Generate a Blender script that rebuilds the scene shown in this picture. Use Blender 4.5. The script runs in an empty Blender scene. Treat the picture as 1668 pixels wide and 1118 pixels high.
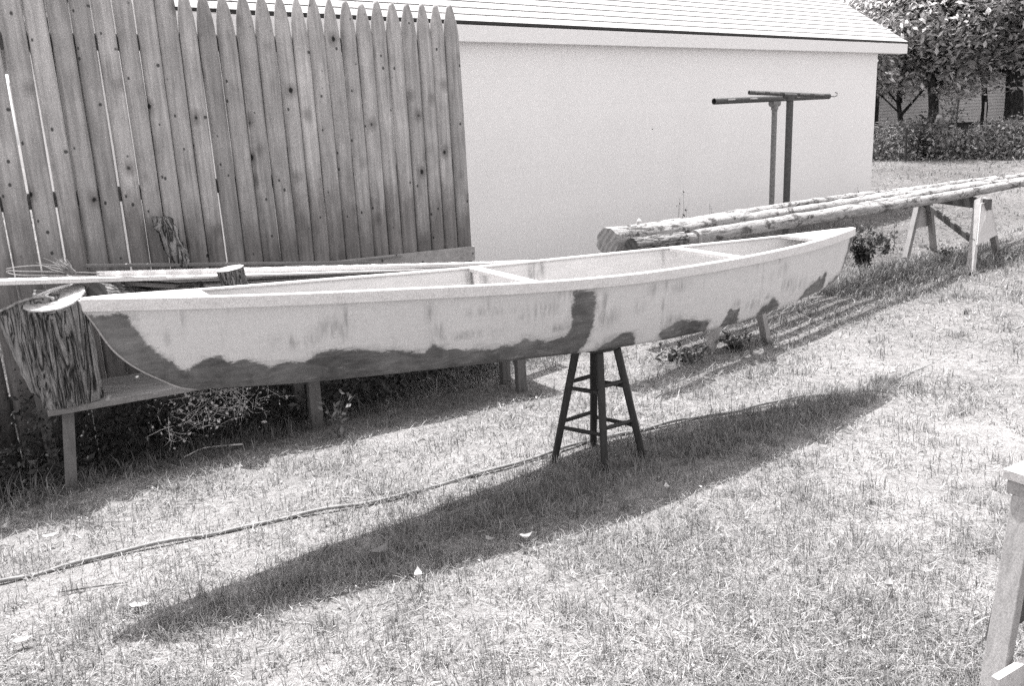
import bpy, math, random
import numpy as np
from mathutils import Vector, Matrix
random.seed(7); RNG = np.random.default_rng(11)
S = bpy.context.scene
COL = S.collection
PI = math.pi

# ------------------------------------------------------------------ camera
F, H, PITCH, ROLL = 1440.0, 1.7, math.radians(14.3), math.radians(2.8)
FW = Vector((0, math.cos(PITCH), -math.sin(PITCH))); RT0 = Vector((1, 0, 0)); UP0 = RT0.cross(FW)
RT = math.cos(ROLL)*RT0 - math.sin(ROLL)*UP0
UP = math.sin(ROLL)*RT0 + math.cos(ROLL)*UP0
CAM = Vector((0, 0, H))
def ray(x, y): return FW + RT*((x-834)/F) - UP*((y-559)/F)
def gz(x, y, z=0.0):
    d = ray(x, y); return CAM + d*((z-H)/d.z)
def gy(x, y, Y):
    d = ray(x, y); return CAM + d*(Y/d.y)
def gplane(x, y, p, n):
    d = ray(x, y); n = Vector(n); return CAM + d*((Vector(p)-CAM).dot(n)/d.dot(n))
cd = bpy.data.cameras.new('camera'); cam = bpy.data.objects.new('camera', cd); COL.objects.link(cam)
cd.sensor_width = 36; cd.lens = F*36/1668; cd.clip_end = 2000; cd.clip_start = .05
m = Matrix((RT, UP, -FW)).transposed().to_4x4(); m.translation = CAM; cam.matrix_world = m
S.camera = cam

# ------------------------------------------------------------------ light
SUNV = Vector((-.12, .40, 1.0)).normalized()
W = bpy.data.worlds.new('World'); S.world = W; W.use_nodes = True
nt = W.node_tree; nt.nodes.clear()
sk = nt.nodes.new('ShaderNodeTexSky'); sk.sky_type = 'NISHITA'; sk.sun_disc = False
sk.sun_elevation = math.asin(SUNV.z); sk.sun_rotation = math.atan2(SUNV.x, SUNV.y)
sk.air_density = 1.0; sk.dust_density = 3.0
bw = nt.nodes.new('ShaderNodeRGBToBW'); tint = nt.nodes.new('ShaderNodeMix'); tint.data_type = 'RGBA'; tint.blend_type = 'MULTIPLY'
tint.inputs[0].default_value = 1; tint.inputs[7].default_value = (1, .978, .985, 1)
bg = nt.nodes.new('ShaderNodeBackground'); bg.inputs[1].default_value = .15
wo = nt.nodes.new('ShaderNodeOutputWorld')
nt.links.new(sk.outputs[0], bw.inputs[0]); nt.links.new(bw.outputs[0], tint.inputs[6])
nt.links.new(tint.outputs[2], bg.inputs[0]); nt.links.new(bg.outputs[0], wo.inputs[0])
ld = bpy.data.lights.new('sun', 'SUN'); lo = bpy.data.objects.new('sun', ld); COL.objects.link(lo)
ld.energy = 2.9; ld.angle = math.radians(.6); ld.color = (1, .99, .985)
lo.rotation_euler = SUNV.to_track_quat('Z', 'Y').to_euler()
S.view_settings.view_transform = 'Standard'; S.view_settings.look = 'None'
S.view_settings.exposure = 1.86; S.view_settings.gamma = 1
S.cycles.use_denoising = False
S.cycles.max_bounces = 6; S.cycles.diffuse_bounces = 3; S.cycles.transparent_max_bounces = 8

# ------------------------------------------------------------------ materials
def G(v): return (v, v*.985, v*.982, 1)
class NT:
    def __init__(s, name, rough=.8, spec=.3):
        s.m = bpy.data.materials.new(name); s.m.use_nodes = True; s.t = s.m.node_tree
        s.b = s.t.nodes['Principled BSDF']; s.b.inputs['Roughness'].default_value = rough
        s.b.inputs['Specular IOR Level'].default_value = spec
    def n(s, typ, **k):
        q = s.t.nodes.new('ShaderNode'+typ)
        for a, v in k.items(): setattr(q, a, v)
        return q
    def l(s, a, b): s.t.links.new(a, b)
    def coord(s, scale=(1, 1, 1), rnd=True, uv=False):
        tc = s.n('TexCoord'); mp = s.n('Mapping'); mp.inputs['Scale'].default_value = scale
        s.l(tc.outputs['UV' if uv else 'Object'], mp.inputs[0])
        if rnd:
            oi = s.n('ObjectInfo'); mu = s.n('Math', operation='MULTIPLY'); mu.inputs[1].default_value = 57.3
            s.l(oi.outputs['Random'], mu.inputs[0]); s.l(mu.outputs[0], mp.inputs['Location'])
        return mp.outputs[0]
    def noise(s, co, scale, detail=4, rough=.6, dist=0):
        q = s.n('TexNoise'); q.inputs['Scale'].default_value = scale; q.inputs['Detail'].default_value = detail
        q.inputs['Roughness'].default_value = rough; q.inputs['Distortion'].default_value = dist
        s.l(co, q.inputs['Vector']); return q.outputs['Fac']
    def ramp(s, fac, stops, interp='LINEAR'):
        q = s.n('ValToRGB'); e = q.color_ramp.elements; q.color_ramp.interpolation = interp
        while len(e) < len(stops): e.new(.5)
        for i, (p, v) in enumerate(stops): e[i].position = p; e[i].color = G(v) if not isinstance(v, tuple) else v
        s.l(fac, q.inputs[0]); return q.outputs[0]
    def mix(s, f, a, b, mode='MIX'):
        q = s.n('Mix', data_type='RGBA', blend_type=mode)
        for si, v in ((0, f), (6, a), (7, b)):
            sock = q.inputs[si]
            if hasattr(v, 'links'): s.l(v, sock)
            elif si == 0: sock.default_value = v
            else: sock.default_value = G(v) if not isinstance(v, tuple) else v
        return q.outputs[2]
    def math(s, op, a, b=None, c=None):
        q = s.n('Math', operation=op)
        for i, v in enumerate((a, b, c)):
            if v is None: continue
            if hasattr(v, 'links'): s.l(v, q.inputs[i])
            else: q.inputs[i].default_value = v
        return q.outputs[0]
    def bump(s, h, strength=.5, dist=.01):
        q = s.n('Bump'); q.inputs['Strength'].default_value = strength; q.inputs['Distance'].default_value = dist
        s.l(h, q.inputs['Height']); s.l(q.outputs[0], s.b.inputs['Normal'])
    def col(s, c): s.l(c, s.b.inputs['Base Color']); return s.m

def wood(name, lo, hi, axis='z', grain=60, knots=False, rough=.85, bump=.4, blot=.35):
    q = NT(name, rough)
    st = {'x': (.06, 1, 1), 'y': (1, .06, 1), 'z': (1, 1, .06)}[axis]
    co = q.coord(st); g = q.noise(co, grain, 5, .65, .3)
    c = q.ramp(g, [(.3, lo), (.7, hi)])
    b = q.noise(q.coord((1, 1, 1)), 5, 4, .6)
    c = q.mix(blot, c, q.ramp(b, [(.3, lo*1.1), (.7, hi*.95)]), 'MIX')
    sp = q.noise(q.coord((1, 1, 1)), 190, 2, .6)
    c = q.mix(.5, c, q.ramp(sp, [(.3, .35), (.7, .85)]), 'OVERLAY')
    if knots:
        kc = q.coord((1, .15, .62)); v = q.n('TexVoronoi'); v.inputs['Scale'].default_value = 6.5; q.l(kc, v.inputs['Vector'])
        ds = q.math('ADD', v.outputs['Distance'], q.math('MULTIPLY', q.math('SUBTRACT', q.noise(q.coord(), 40, 2), .5), .05))
        c = q.mix(q.ramp(ds, [(.055, (1, 1, 1, 1)), (.085, (0, 0, 0, 1))]), c, .022)
        c = q.mix(q.ramp(ds, [(.07, (.85, .85, .85, 1)), (.26, (0, 0, 0, 1))]), c, q.mix(1.0, c, .45, 'MULTIPLY'))
        v2 = q.n('TexVoronoi'); v2.inputs['Scale'].default_value = 15; q.l(kc, v2.inputs['Vector'])
        c = q.mix(q.ramp(v2.outputs['Distance'], [(.08, (1, 1, 1, 1)), (.125, (0, 0, 0, 1))]), c, .06)
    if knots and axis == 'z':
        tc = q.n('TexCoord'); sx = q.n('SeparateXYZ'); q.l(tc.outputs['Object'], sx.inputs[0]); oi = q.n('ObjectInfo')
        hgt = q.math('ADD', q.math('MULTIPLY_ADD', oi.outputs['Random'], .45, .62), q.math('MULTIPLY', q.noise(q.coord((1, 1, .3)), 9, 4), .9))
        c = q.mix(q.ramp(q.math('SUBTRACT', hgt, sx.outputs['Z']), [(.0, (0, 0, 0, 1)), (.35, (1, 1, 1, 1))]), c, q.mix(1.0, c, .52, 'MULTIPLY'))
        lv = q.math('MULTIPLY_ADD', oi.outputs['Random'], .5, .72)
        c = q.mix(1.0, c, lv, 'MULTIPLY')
    q.bump(g, bump, .004)
    return q.col(c)

def plain(name, v, rough=.7, var=.25, sc=30, bump=.2, spec=.3):
    q = NT(name, rough, spec); n = q.noise(q.coord(), sc, 5, .65)
    q.bump(n, bump, .005)
    return q.col(q.ramp(n, [(.3, v*(1-var)), (.7, v*(1+var))]))

def leafmat(name, lo, hi, trans=.35, attr='shade'):
    q = NT(name, .6, .35)
    a = q.n('Attribute', attribute_name=attr)
    c = q.ramp(a.outputs['Fac'], [(0, lo), (1, hi)])
    q.l(c, q.b.inputs['Base Color'])
    tr = q.n('BsdfTranslucent'); q.l(c, tr.inputs['Color'])
    mx = q.n('MixShader'); mx.inputs[0].default_value = trans
    out = q.t.nodes['Material Output']
    q.l(q.b.outputs[0], mx.inputs[1]); q.l(tr.outputs[0], mx.inputs[2]); q.l(mx.outputs[0], out.inputs[0])
    return q.m

M = {}
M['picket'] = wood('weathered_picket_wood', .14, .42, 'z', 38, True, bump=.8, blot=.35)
M['rail'] = wood('dark_rail_wood', .05, .10, 'x', 40)
M['board'] = wood('grey_board_wood', .20, .38, 'x', 40, True)
M['bench'] = wood('bench_wood', .12, .24, 'x', 40)
M['benchleg'] = wood('bench_leg_wood', .08, .16, 'z', 40)
M['pine'] = wood('pale_lumber', .5, .72, 'x', 35, blot=.2)
M['dlum'] = wood('aged_lumber', .10, .26, 'x', 35)
M['stool'] = wood('dark_stained_wood', .012, .04, 'z', 70, rough=.5, bump=.5)
M['horse'] = wood('sawhorse_wood', .19, .36, 'z', 40)
M['horsed'] = wood('sawhorse_dark_wood', .06, .13, 'x', 40)
M['ply'] = wood('plywood_gusset', .40, .55, 'z', 25)
M['trim'] = wood('gunwale_wood', .46, .58, 'x', 30, rough=.6, bump=.15, blot=.15)
M['pipe'] = plain('galvanised_pipe', .16, .5, .5, 50, .3, .5)
M['piped'] = plain('rusty_pipe', .05, .6, .5, 50, .4, .5)
M['hose'] = plain('hose_rubber', .19, .55, .3, 25, .2)
M['nail'] = plain('nail_head', .05, .5)
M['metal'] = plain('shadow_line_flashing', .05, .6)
M['tar'] = plain('dark_foundation', .04, .9)

# bark / peeled logs
def barkmat(name, lo, hi, axis, sc=14, ridg=1.0):
    q = NT(name, .95, .1)
    st = {'x': (.10, 1, 1), 'y': (1, .10, 1), 'z': (1, 1, .11)}[axis]
    co = q.coord(st)
    n = q.noise(co, sc*2.4, 3, .5, 1.5)
    ng = q.noise(co, sc*6, 5, .7, .4)
    br_ = q.noise(q.coord((1, 1, 1)), 22, 4, .7)
    crack = q.math('ABSOLUTE', q.math('SUBTRACT', n, .5))
    cr = q.math('MINIMUM', q.math('MULTIPLY', crack, 9.0), 1.0)
    h = q.math('ADD', q.math('ADD', cr, q.math('MULTIPLY', ng, .6)), q.math('MULTIPLY', br_, .6))
    q.bump(h, 1.0, .022*ridg)
    c = q.mix(.5, q.ramp(ng, [(.32, lo), (.66, hi)]), q.ramp(br_, [(.35, lo*1.2), (.65, hi)]))
    c = q.mix(q.ramp(crack, [(.006, (1, 1, 1, 1)), (.05, (0, 0, 0, 1))]), c, lo*.22)
    return q.col(c)
M['bark'] = barkmat('furrowed_bark', .14, .40, 'z', 6.5, 1.6)
M['split'] = barkmat('split_wood_face', .16, .36, 'z', 7, .4)
M['barkx'] = barkmat('log_bark', .10, .36, 'x', 16, .5)
def peeled():
    q = NT('peeled_log', .9, .15)
    n = q.noise(q.coord((.12, 1, 1)), 30, 6, .75, .6)
    f = q.noise(q.coord((.35, 1, 1)), 17, 6, .75, .9)
    k = q.noise(q.coord((.6, 1, 1)), 5, 4, .6)
    c = q.ramp(n, [(.3, .16), (.62, .44)])
    th = q.math('ADD', f, q.math('MULTIPLY', q.math('SUBTRACT', k, .5), .5))
    c = q.mix(q.ramp(th, [(.40, (1, 1, 1, 1)), (.47, (0, 0, 0, 1))]), c, q.mix(1.0, c, .28, 'MULTIPLY'))
    q.bump(q.math('ADD', f, n), 1.0, .018); return q.col(c)
M['peeled'] = peeled()
def endgrain(name, lo, hi):
    q = NT(name, .9)
    w = q.n('TexWave', wave_type='RINGS', rings_direction='Z'); w.inputs['Scale'].default_value = 9; w.inputs['Distortion'].default_value = 5
    w.inputs['Detail'].default_value = 3; q.l(q.coord((1, 1, 1), rnd=False), w.inputs['Vector'])
    n = q.noise(q.coord(), 25, 5)
    c = q.mix(.5, q.ramp(w.outputs['Fac'], [(.2, lo), (.8, hi)]), q.ramp(n, [(.3, lo*.8), (.7, hi)]))
    q.bump(n, .4, .01); return q.col(c)
M['endl'] = endgrain('fresh_cut_end', .34, .55)
M['endd'] = endgrain('old_or_shaded_cut_end', .05, .12)
M['endm'] = endgrain('aged_cut_end', .2, .4)

# wall
q = NT('painted_wall', .8)
n1 = q.noise(q.coord(rnd=False), 1.2, 5, .6); n2 = q.noise(q.coord(rnd=False), 150, 3, .7)
c = q.mix(.5, q.ramp(n1, [(.3, .79), (.7, .87)]), q.ramp(n2, [(.3, .74), (.7, .90)]))
br = q.n('TexBrick'); br.inputs['Scale'].default_value = 1; br.inputs['Brick Width'].default_value = 1.22; br.inputs['Row Height'].default_value = .30
br.inputs['Mortar Size'].default_value = .004; br.inputs['Mortar Smooth'].default_value = .3
br.inputs['Color1'].default_value = br.inputs['Color2'].default_value = (1, 1, 1, 1); br.inputs['Mortar'].default_value = (.955, .955, .955, 1)
q.l(q.coord((1, 1, 1), rnd=False, uv=True), br.inputs['Vector'])
c = q.mix(1.0, c, br.outputs['Color'], 'MULTIPLY')
q.bump(n2, .35, .006); M['wall'] = q.col(c)
# shingles
q = NT('pale_shingles', .9)
n2 = q.noise(q.coord(rnd=False), 60, 4, .7)
c = q.ramp(n2, [(.3, .30), (.7, .42)])
br = q.n('TexBrick'); br.inputs['Scale'].default_value = 1; br.inputs['Brick Width'].default_value = .92; br.inputs['Row Height'].default_value = .14
br.offset = .5; br.inputs['Mortar Size'].default_value = .010; br.inputs['Mortar Smooth'].default_value = .2
br.inputs['Color1'].default_value = (1, 1, 1, 1); br.inputs['Color2'].default_value = (.93, .93, .93, 1); br.inputs['Mortar'].default_value = (.5, .5, .5, 1)
q.l(q.coord((1, 1, 1), rnd=False, uv=True), br.inputs['Vector'])
M['shingle'] = q.col(q.mix(1.0, c, br.outputs['Color'], 'MULTIPLY'))
M['fascia'] = plain('white_fascia', .76, .7, .05, 40, .1)
M['clap'] = plain('far_clapboard', .52, .8, .12, 3, .1)
M['leafdark'] = leafmat('tree_leaves', .12, .85, .55)
M['tallweed'] = leafmat('tall_weed_leaves', .10, .55, .45)
M['weed'] = leafmat('weed_leaves', .02, .16, .3)
M['dry'] = leafmat('dry_leaf', .12, .68, .2)
M['grass'] = leafmat('grass_blades', .11, .49, .3)
M['twig'] = plain('twig_bark', .10, .9, .4, 20)
M['trunk'] = barkmat('trunk_bark', .03, .12, 'z', 8)

# ground
q = NT('dry_lawn', .95, .1)
co = q.coord(rnd=False)
a = q.noise(co, 1.1, 5, .6); b = q.noise(co, 14, 5, .7, .4); d = q.noise(co, 95, 4, .75, .6)
c = q.ramp(d, [(.32, .10), (.5, .27), (.66, .40)])
c = q.mix(.45, c, q.ramp(b, [(.32, .14), (.68, .40)]))
c = q.mix(.6, c, q.ramp(a, [(.32, .28), (.68, .58)]), 'OVERLAY')
gn_ = q.n('Attribute', attribute_name='green'); c = q.mix(gn_.outputs['Fac'], c, q.mix(1.0, c, .42, 'MULTIPLY'))
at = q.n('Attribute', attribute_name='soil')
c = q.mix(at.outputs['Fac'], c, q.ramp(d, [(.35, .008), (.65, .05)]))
q.bump(d, .8, .02); M['ground'] = q.col(c)

# hull
def hullmat():
    q = NT('bare_hull_plywood', .6, .35)
    co = q.coord((1, 1, 1), rnd=False)
    g = q.noise(q.coord((.12, .12, 1), rnd=False), 60, 4, .6)
    n = q.noise(co, 2.2, 4, .6)
    c = q.mix(.5, q.ramp(g, [(.3, .46), (.7, .58)]), q.ramp(n, [(.3, .47), (.7, .57)]))
    sp = q.noise(co, 160, 2, .6); c = q.mix(.35, c, q.ramp(sp, [(.3, .38), (.7, .64)]))
    sm = q.n('Attribute', attribute_name='smudge')
    s_ = q.noise(q.coord((2.0, 2.0, .25), rnd=False), 14, 4, .7)
    sv = q.math('MULTIPLY', sm.outputs['Fac'], q.ramp(s_, [(.42, (0, 0, 0, 1)), (.62, (1, 1, 1, 1))]))
    c = q.mix(q.math('MULTIPLY', sv, .85), c, .22)
    vs_ = q.noise(q.coord((3.0, 3.0, .35), rnd=False), 9, 4, .7)
    c = q.mix(q.ramp(vs_, [(.58, (0, 0, 0, 1)), (.75, (.35, .35, .35, 1))]), c, .28)
    at = q.n('Attribute', attribute_name='paint')
    e = q.noise(q.coord((.55, .55, 1.6), rnd=False), 30, 6, .75, .8)
    e3 = q.noise(q.coord((1, 1, .5), rnd=False), 11, 3, .6, .5)
    sd = q.math('ADD', at.outputs['Fac'], q.math('ADD', q.math('MULTIPLY', q.math('SUBTRACT', e, .5), .055), q.math('MULTIPLY', q.math('SUBTRACT', e3, .5), .038)))
    st = q.noise(q.coord((.25, .25, 1), rnd=False), 35, 5, .7, .8)
    e2 = q.noise(co, 7, 3, .6)
    dark = q.mix(.5, q.ramp(st, [(.3, .03), (.75, .20)]), q.ramp(e2, [(.35, .04), (.72, .20)]))
    e4 = q.noise(q.coord((.5, .5, 1.2), rnd=False), 90, 4, .8, .5)
    sd = q.math('ADD', sd, q.math('MULTIPLY', q.math('SUBTRACT', e4, .5), .022))
    wash = q.math('ADD', at.outputs['Fac'], q.math('MULTIPLY', q.math('SUBTRACT', q.noise(q.coord((.35, .35, 1), rnd=False), 16, 6, .75, 1.0), .42), .16))
    c = q.mix(q.math('MULTIPLY', q.ramp(q.math('MULTIPLY_ADD', wash, 20.0, .5), [(.3, (0, 0, 0, 1)), (.9, (1, 1, 1, 1))]), .45), c, .20)
    soft = q.ramp(q.math('MULTIPLY_ADD', sd, 20.0, .5), [(.38, (0, 0, 0, 1)), (.58, (1, 1, 1, 1))])
    c = q.mix(q.math('MULTIPLY', soft, q.ramp(q.noise(q.coord((.2, .2, 1), rnd=False), 50, 5, .8), [(.28, .45), (.42, (1, 1, 1, 1))])), c, dark)
    q.bump(g, .12, .003); return q.col(c)
M['hull'] = hullmat()
def hullin():
    q = NT('bare_hull_inside', .75)
    g = q.noise(q.coord((.10, .10, 1), rnd=False), 45, 5, .6); n = q.noise(q.coord((1, 1, 1), rnd=False), 3, 4)
    c = q.mix(.5, q.ramp(g, [(.3, .40), (.7, .56)]), q.ramp(n, [(.3, .45), (.7, .55)]))
    sm = q.n('Attribute', attribute_name='smudge_in')
    s_ = q.noise(q.coord((2.0, 2.0, .3), rnd=False), 20, 4, .7)
    c = q.mix(q.math('MULTIPLY', sm.outputs['Fac'], q.ramp(s_, [(.4, (.15, .15, .15, 1)), (.6, (.8, .8, .8, 1))])), c, .16)
    return q.col(c)
M['hullin'] = hullin()

# ------------------------------------------------------------------ mesh helpers
class MB:
    def __init__(s): s.v = []; s.f = []; s.mi = []; s.uv = None
    def add(s, vs, fs, mi=0):
        o = len(s.v); s.v += [Vector(p) for p in vs]; s.f += [tuple(i+o for i in f) for f in fs]; s.mi += [mi]*len(fs)
    def hexa(s, p, mi=0):
        s.add(p, [(0, 3, 2, 1), (4, 5, 6, 7), (0, 1, 5, 4), (1, 2, 6, 5), (2, 3, 7, 6), (3, 0, 4, 7)], mi)
    def beam(s, a, b, w, h, up=(0, 0, 1), mi=0, w2=None, h2=None):
        a = Vector(a); b = Vector(b); d = (b-a).normalized(); r = d.cross(Vector(up))
        if r.length < 1e-4: r = d.cross(Vector((1, 0, 0)))
        r.normalize(); u = r.cross(d); w2 = w2 or w; h2 = h2 or h
        A = [a-r*w/2-u*h/2, a+r*w/2-u*h/2, a+r*w/2+u*h/2, a-r*w/2+u*h/2]
        B = [b-r*w2/2-u*h2/2, b+r*w2/2-u*h2/2, b+r*w2/2+u*h2/2, b-r*w2/2+u*h2/2]
        s.hexa(A+B, mi)
    def tube(s, pts, rad, n=10, caps=True, mi=0, capmi=None, jit=0, flat=1.0):
        pts = [Vector(p) for p in pts]; k = len(pts)
        if not hasattr(rad, '__len__'): rad = [rad]*k
        vs = []; fs = []; ref = Vector((0, 0, 1))
        for i, p in enumerate(pts):
            d = (pts[min(i+1, k-1)]-pts[max(i-1, 0)]).normalized()
            r = d.cross(ref)
            if r.length < .05: r = d.cross(Vector((1, 0, 0)))
            r.normalize(); u = r.cross(d)
            for j in range(n):
                a = 2*PI*j/n; q = rad[i]*(1+(random.uniform(-jit, jit) if jit else 0))
                vs.append(p + r*math.cos(a)*q + u*math.sin(a)*q*flat)
        for i in range(k-1):
            for j in range(n):
                fs.append((i*n+j, i*n+(j+1) % n, (i+1)*n+(j+1) % n, (i+1)*n+j))
        s.add(vs, fs, mi)
        if caps:
            c = mi if capmi is None else capmi
            s.add([vs[j] for j in range(n)], [tuple(range(n))[::-1]], c)
            s.add([vs[(k-1)*n+j] for j in range(n)], [tuple(range(n))], c)
    def prism(s, poly, axis, mi=0):
        axis = Vector(axis); n = len(poly); a = [Vector(p) for p in poly]; b = [p+axis for p in a]
        s.add(a+b, [tuple(range(n))[::-1], tuple(range(n, 2*n))]+[(i, (i+1) % n, (i+1) % n+n, i+n) for i in range(n)], mi)
    def build(s, name, mat, parent=None, bevel=0, smooth=False, origin=None):
        me = bpy.data.meshes.new(name)
        o0 = Vector((0, 0, 0)) if origin is None else Vector(origin)
        me.from_pydata([tuple(p-o0) for p in s.v], [], s.f)
        for mm in (mat if isinstance(mat, (list, tuple)) else [mat]): me.materials.append(mm)
        me.polygons.foreach_set('material_index', s.mi)
        if smooth: me.polygons.foreach_set('use_smooth', [True]*len(s.f))
        me.update()
        o = bpy.data.objects.new(name, me); COL.objects.link(o); o.location = o0
        if parent:
            o.parent = parent; o.location = o0 - parent.location
        if bevel:
            b = o.modifiers.new('bevel', 'BEVEL'); b.width = bevel; b.segments = 2; b.limit_method = 'ANGLE'
        return o
def smooth_pts(p, n=6):
    out = []
    for i in range(len(p)-1):
        a = p[max(i-1, 0)]; b_ = p[i]; c_ = p[i+1]; d_ = p[min(i+2, len(p)-1)]
        for k in range(n):
            t_ = k/n; out.append(.5*((2*b_)+(c_-a)*t_+(2*a-5*b_+4*c_-d_)*t_*t_+(3*b_-a-3*c_+d_)*t_**3))
    return out+[p[-1]]
def tag(o, label=None, cat=None, group=None, kind=None):
    if label: o['label'] = label
    if cat: o['category'] = cat
    if group: o['group'] = group
    if kind: o['kind'] = kind
    return o
def thing(name, label, cat, loc=(0, 0, 0), group=None):
    o = bpy.data.objects.new(name, None); COL.objects.link(o); o.location = loc; o.empty_display_size = .1
    return tag(o, label, cat, group)
def rawmesh(name, V, Fq, mats, attrs=None, fs=None, parent=None):
    """V (n,3); Fq list of (array faces k-gons)"""
    me = bpy.data.meshes.new(name)
    loops = np.concatenate([f.ravel() for f in Fq]); tot = np.concatenate([np.full(len(f), f.shape[1], np.int32) for f in Fq])
    me.vertices.add(len(V)); me.vertices.foreach_set('co', V.astype(np.float32).ravel())
    me.loops.add(len(loops)); me.loops.foreach_set('vertex_index', loops.astype(np.int32))
    me.polygons.add(len(tot)); st = np.concatenate([[0], np.cumsum(tot)[:-1]]).astype(np.int32)
    me.polygons.foreach_set('loop_start', st); me.polygons.foreach_set('loop_total', tot)
    for k, a in (attrs or {}).items():
        at = me.attributes.new(k, 'FLOAT', 'POINT'); at.data.foreach_set('value', a.astype(np.float32))
    me.materials.append(mats); me.update(calc_edges=True); me.validate()
    o = bpy.data.objects.new(name, me); COL.objects.link(o)
    if parent: o.parent = parent
    return o

# ------------------------------------------------------------------ ground
FD = Vector((.786, .619, 0)).normalized(); FN = Vector((.619, -.786, 0)).normalized()   # fence run, fence front
FP = Vector((-.297, 5.367, 0))*1.22
def gh(x, y):
    x = np.asarray(x, float); y = np.asarray(y, float)
    q_ = np.clip(1-np.abs((x-FP.x)*FN.x+(y-FP.y)*FN.y-.0)/.9, 0, 1); dip = -.15*q_*q_*(3-2*q_)
    return (dip+.010*np.sin(x*2.1+.7*np.sin(y*1.3))+.008*np.sin(y*2.9+1.1*np.sin(x*1.7)+.5)+.004*np.sin(x*7.3+y*4.1)+.004*np.sin(y*8.7-x*5.2+1))
BD = Vector((.736, .677, 0)).normalized(); BN = Vector((-.677, .736, 0)).normalized()   # building run, away from us
def vnoise(x, y, s, seed=0):
    r = np.random.default_rng(seed); T = r.random((64, 64))
    u = x*s; v = y*s; i = np.floor(u).astype(int); j = np.floor(v).astype(int); fu = u-i; fv = v-j
    fu = fu*fu*(3-2*fu); fv = fv*fv*(3-2*fv)
    g = lambda a, b: T[a % 64, b % 64]
    return (g(i, j)*(1-fu)+g(i+1, j)*fu)*(1-fv)+(g(i, j+1)*(1-fu)+g(i+1, j+1)*fu)*fv
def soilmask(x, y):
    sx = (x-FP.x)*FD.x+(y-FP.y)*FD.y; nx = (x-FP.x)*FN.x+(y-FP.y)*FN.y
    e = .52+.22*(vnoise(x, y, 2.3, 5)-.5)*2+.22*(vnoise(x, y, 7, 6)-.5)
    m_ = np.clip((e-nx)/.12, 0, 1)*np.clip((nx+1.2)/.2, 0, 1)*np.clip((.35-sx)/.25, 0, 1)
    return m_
xs = np.concatenate([-np.geomspace(400, 6.5, 40), np.linspace(-6, 14, 280), np.geomspace(14.6, 400, 40)])
ys = np.concatenate([-np.geomspace(400, 2, 30), np.linspace(-1.5, 14, 260), np.linspace(14.3, 34, 50), np.geomspace(35, 500, 30)])
X, Y = np.meshgrid(xs, ys); Z = gh(X, Y)
nx_, ny_ = len(xs), len(ys); idx = np.arange(nx_*ny_).reshape(ny_, nx_)
fq = np.stack([idx[:-1, :-1], idx[:-1, 1:], idx[1:, 1:], idx[1:, :-1]], -1).reshape(-1, 4)
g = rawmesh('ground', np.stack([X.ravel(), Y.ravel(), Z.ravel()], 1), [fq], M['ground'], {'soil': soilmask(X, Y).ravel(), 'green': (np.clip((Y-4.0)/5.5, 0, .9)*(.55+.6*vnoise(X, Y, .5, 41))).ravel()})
tag(g, kind='structure')

# ------------------------------------------------------------------ grass
def blades(name, x, y, L, Wd, az, lean, curl, shade, mat, z0=None, parent=None):
    n = len(x); z = gh(x, y) if z0 is None else z0
    B = np.stack([x, y, z], 1); a = np.stack([np.cos(az), np.sin(az), 0*az], 1); p = np.stack([-np.sin(az), np.cos(az), 0*az], 1)
    up = np.array([0, 0, 1.0])
    l1 = lean[:, None]; l2 = (lean+curl)[:, None]; Lc = L[:, None]; Wc = Wd[:, None]
    Mi = B + a*np.sin(l1)*Lc*.55 + up*np.cos(l1)*Lc*.55
    Ti = Mi + a*np.sin(l2)*Lc*.5 + up*np.cos(l2)*Lc*.5
    V = np.stack([B-p*Wc/2, B+p*Wc/2, Mi+p*Wc*.45, Mi-p*Wc*.45, Ti], 1).reshape(-1, 3)
    i = np.arange(n)*5
    return rawmesh(name, V, [np.stack([i, i+1, i+2, i+3], 1), np.stack([i+3, i+2, i+4], 1)], mat, {'shade': np.repeat(shade, 5)}, parent=parent)
N = 430000
d = np.exp(RNG.uniform(math.log(1.5), math.log(30), N)); th = RNG.uniform(-.78, .74, N)
x = d*np.sin(th); y = d*np.cos(th)
patch = vnoise(x, y, 1.6, 1)*.5+vnoise(x, y, 4.5, 2)*.3+vnoise(x, y, 13, 3)*.2
keep = RNG.random(N) < np.clip(.25+1.5*(patch-.3), .15, 1)
sm = soilmask(x, y); keep &= RNG.random(N) > sm*.45
x, y, d, patch, sm = x[keep], y[keep], d[keep], patch[keep], sm[keep]; n = len(x)
far = np.maximum(1, d/3.6)
flat = RNG.random(n) < .55+.2*np.clip((d-4)/4, 0, 1)
L = RNG.uniform(.018, .05, n)*(1+.5*(patch > .55))*far**.3; L[flat] *= 1.15
wd = RNG.uniform(.0016, .0036, n)*far**.95
lean = np.where(flat, RNG.uniform(1.1, 1.5, n), RNG.uniform(.05, .8, n)); curl = np.where(flat, RNG.uniform(-.1, .3, n), RNG.uniform(.1, .9, n))
shade = np.clip(np.where(flat, RNG.normal(.47, .25, n), RNG.normal(.34, .20, n))-.5*(patch-.5), 0, 1)
shade = shade*(1-.62*np.clip((y-4.0)/5.5, 0, 1)*(.6+.5*vnoise(x, y, .5, 41)))
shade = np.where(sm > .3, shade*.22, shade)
z0 = gh(x, y)+np.where(flat, RNG.uniform(.0, .018, n), 0)
gr = blades('lawn_grass', x, y, L, wd, RNG.uniform(0, 2*PI, n), lean, curl, shade, M['grass'], z0)
tag(gr, 'short dry mown grass with pale clippings across the yard', 'grass', kind='stuff')

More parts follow.
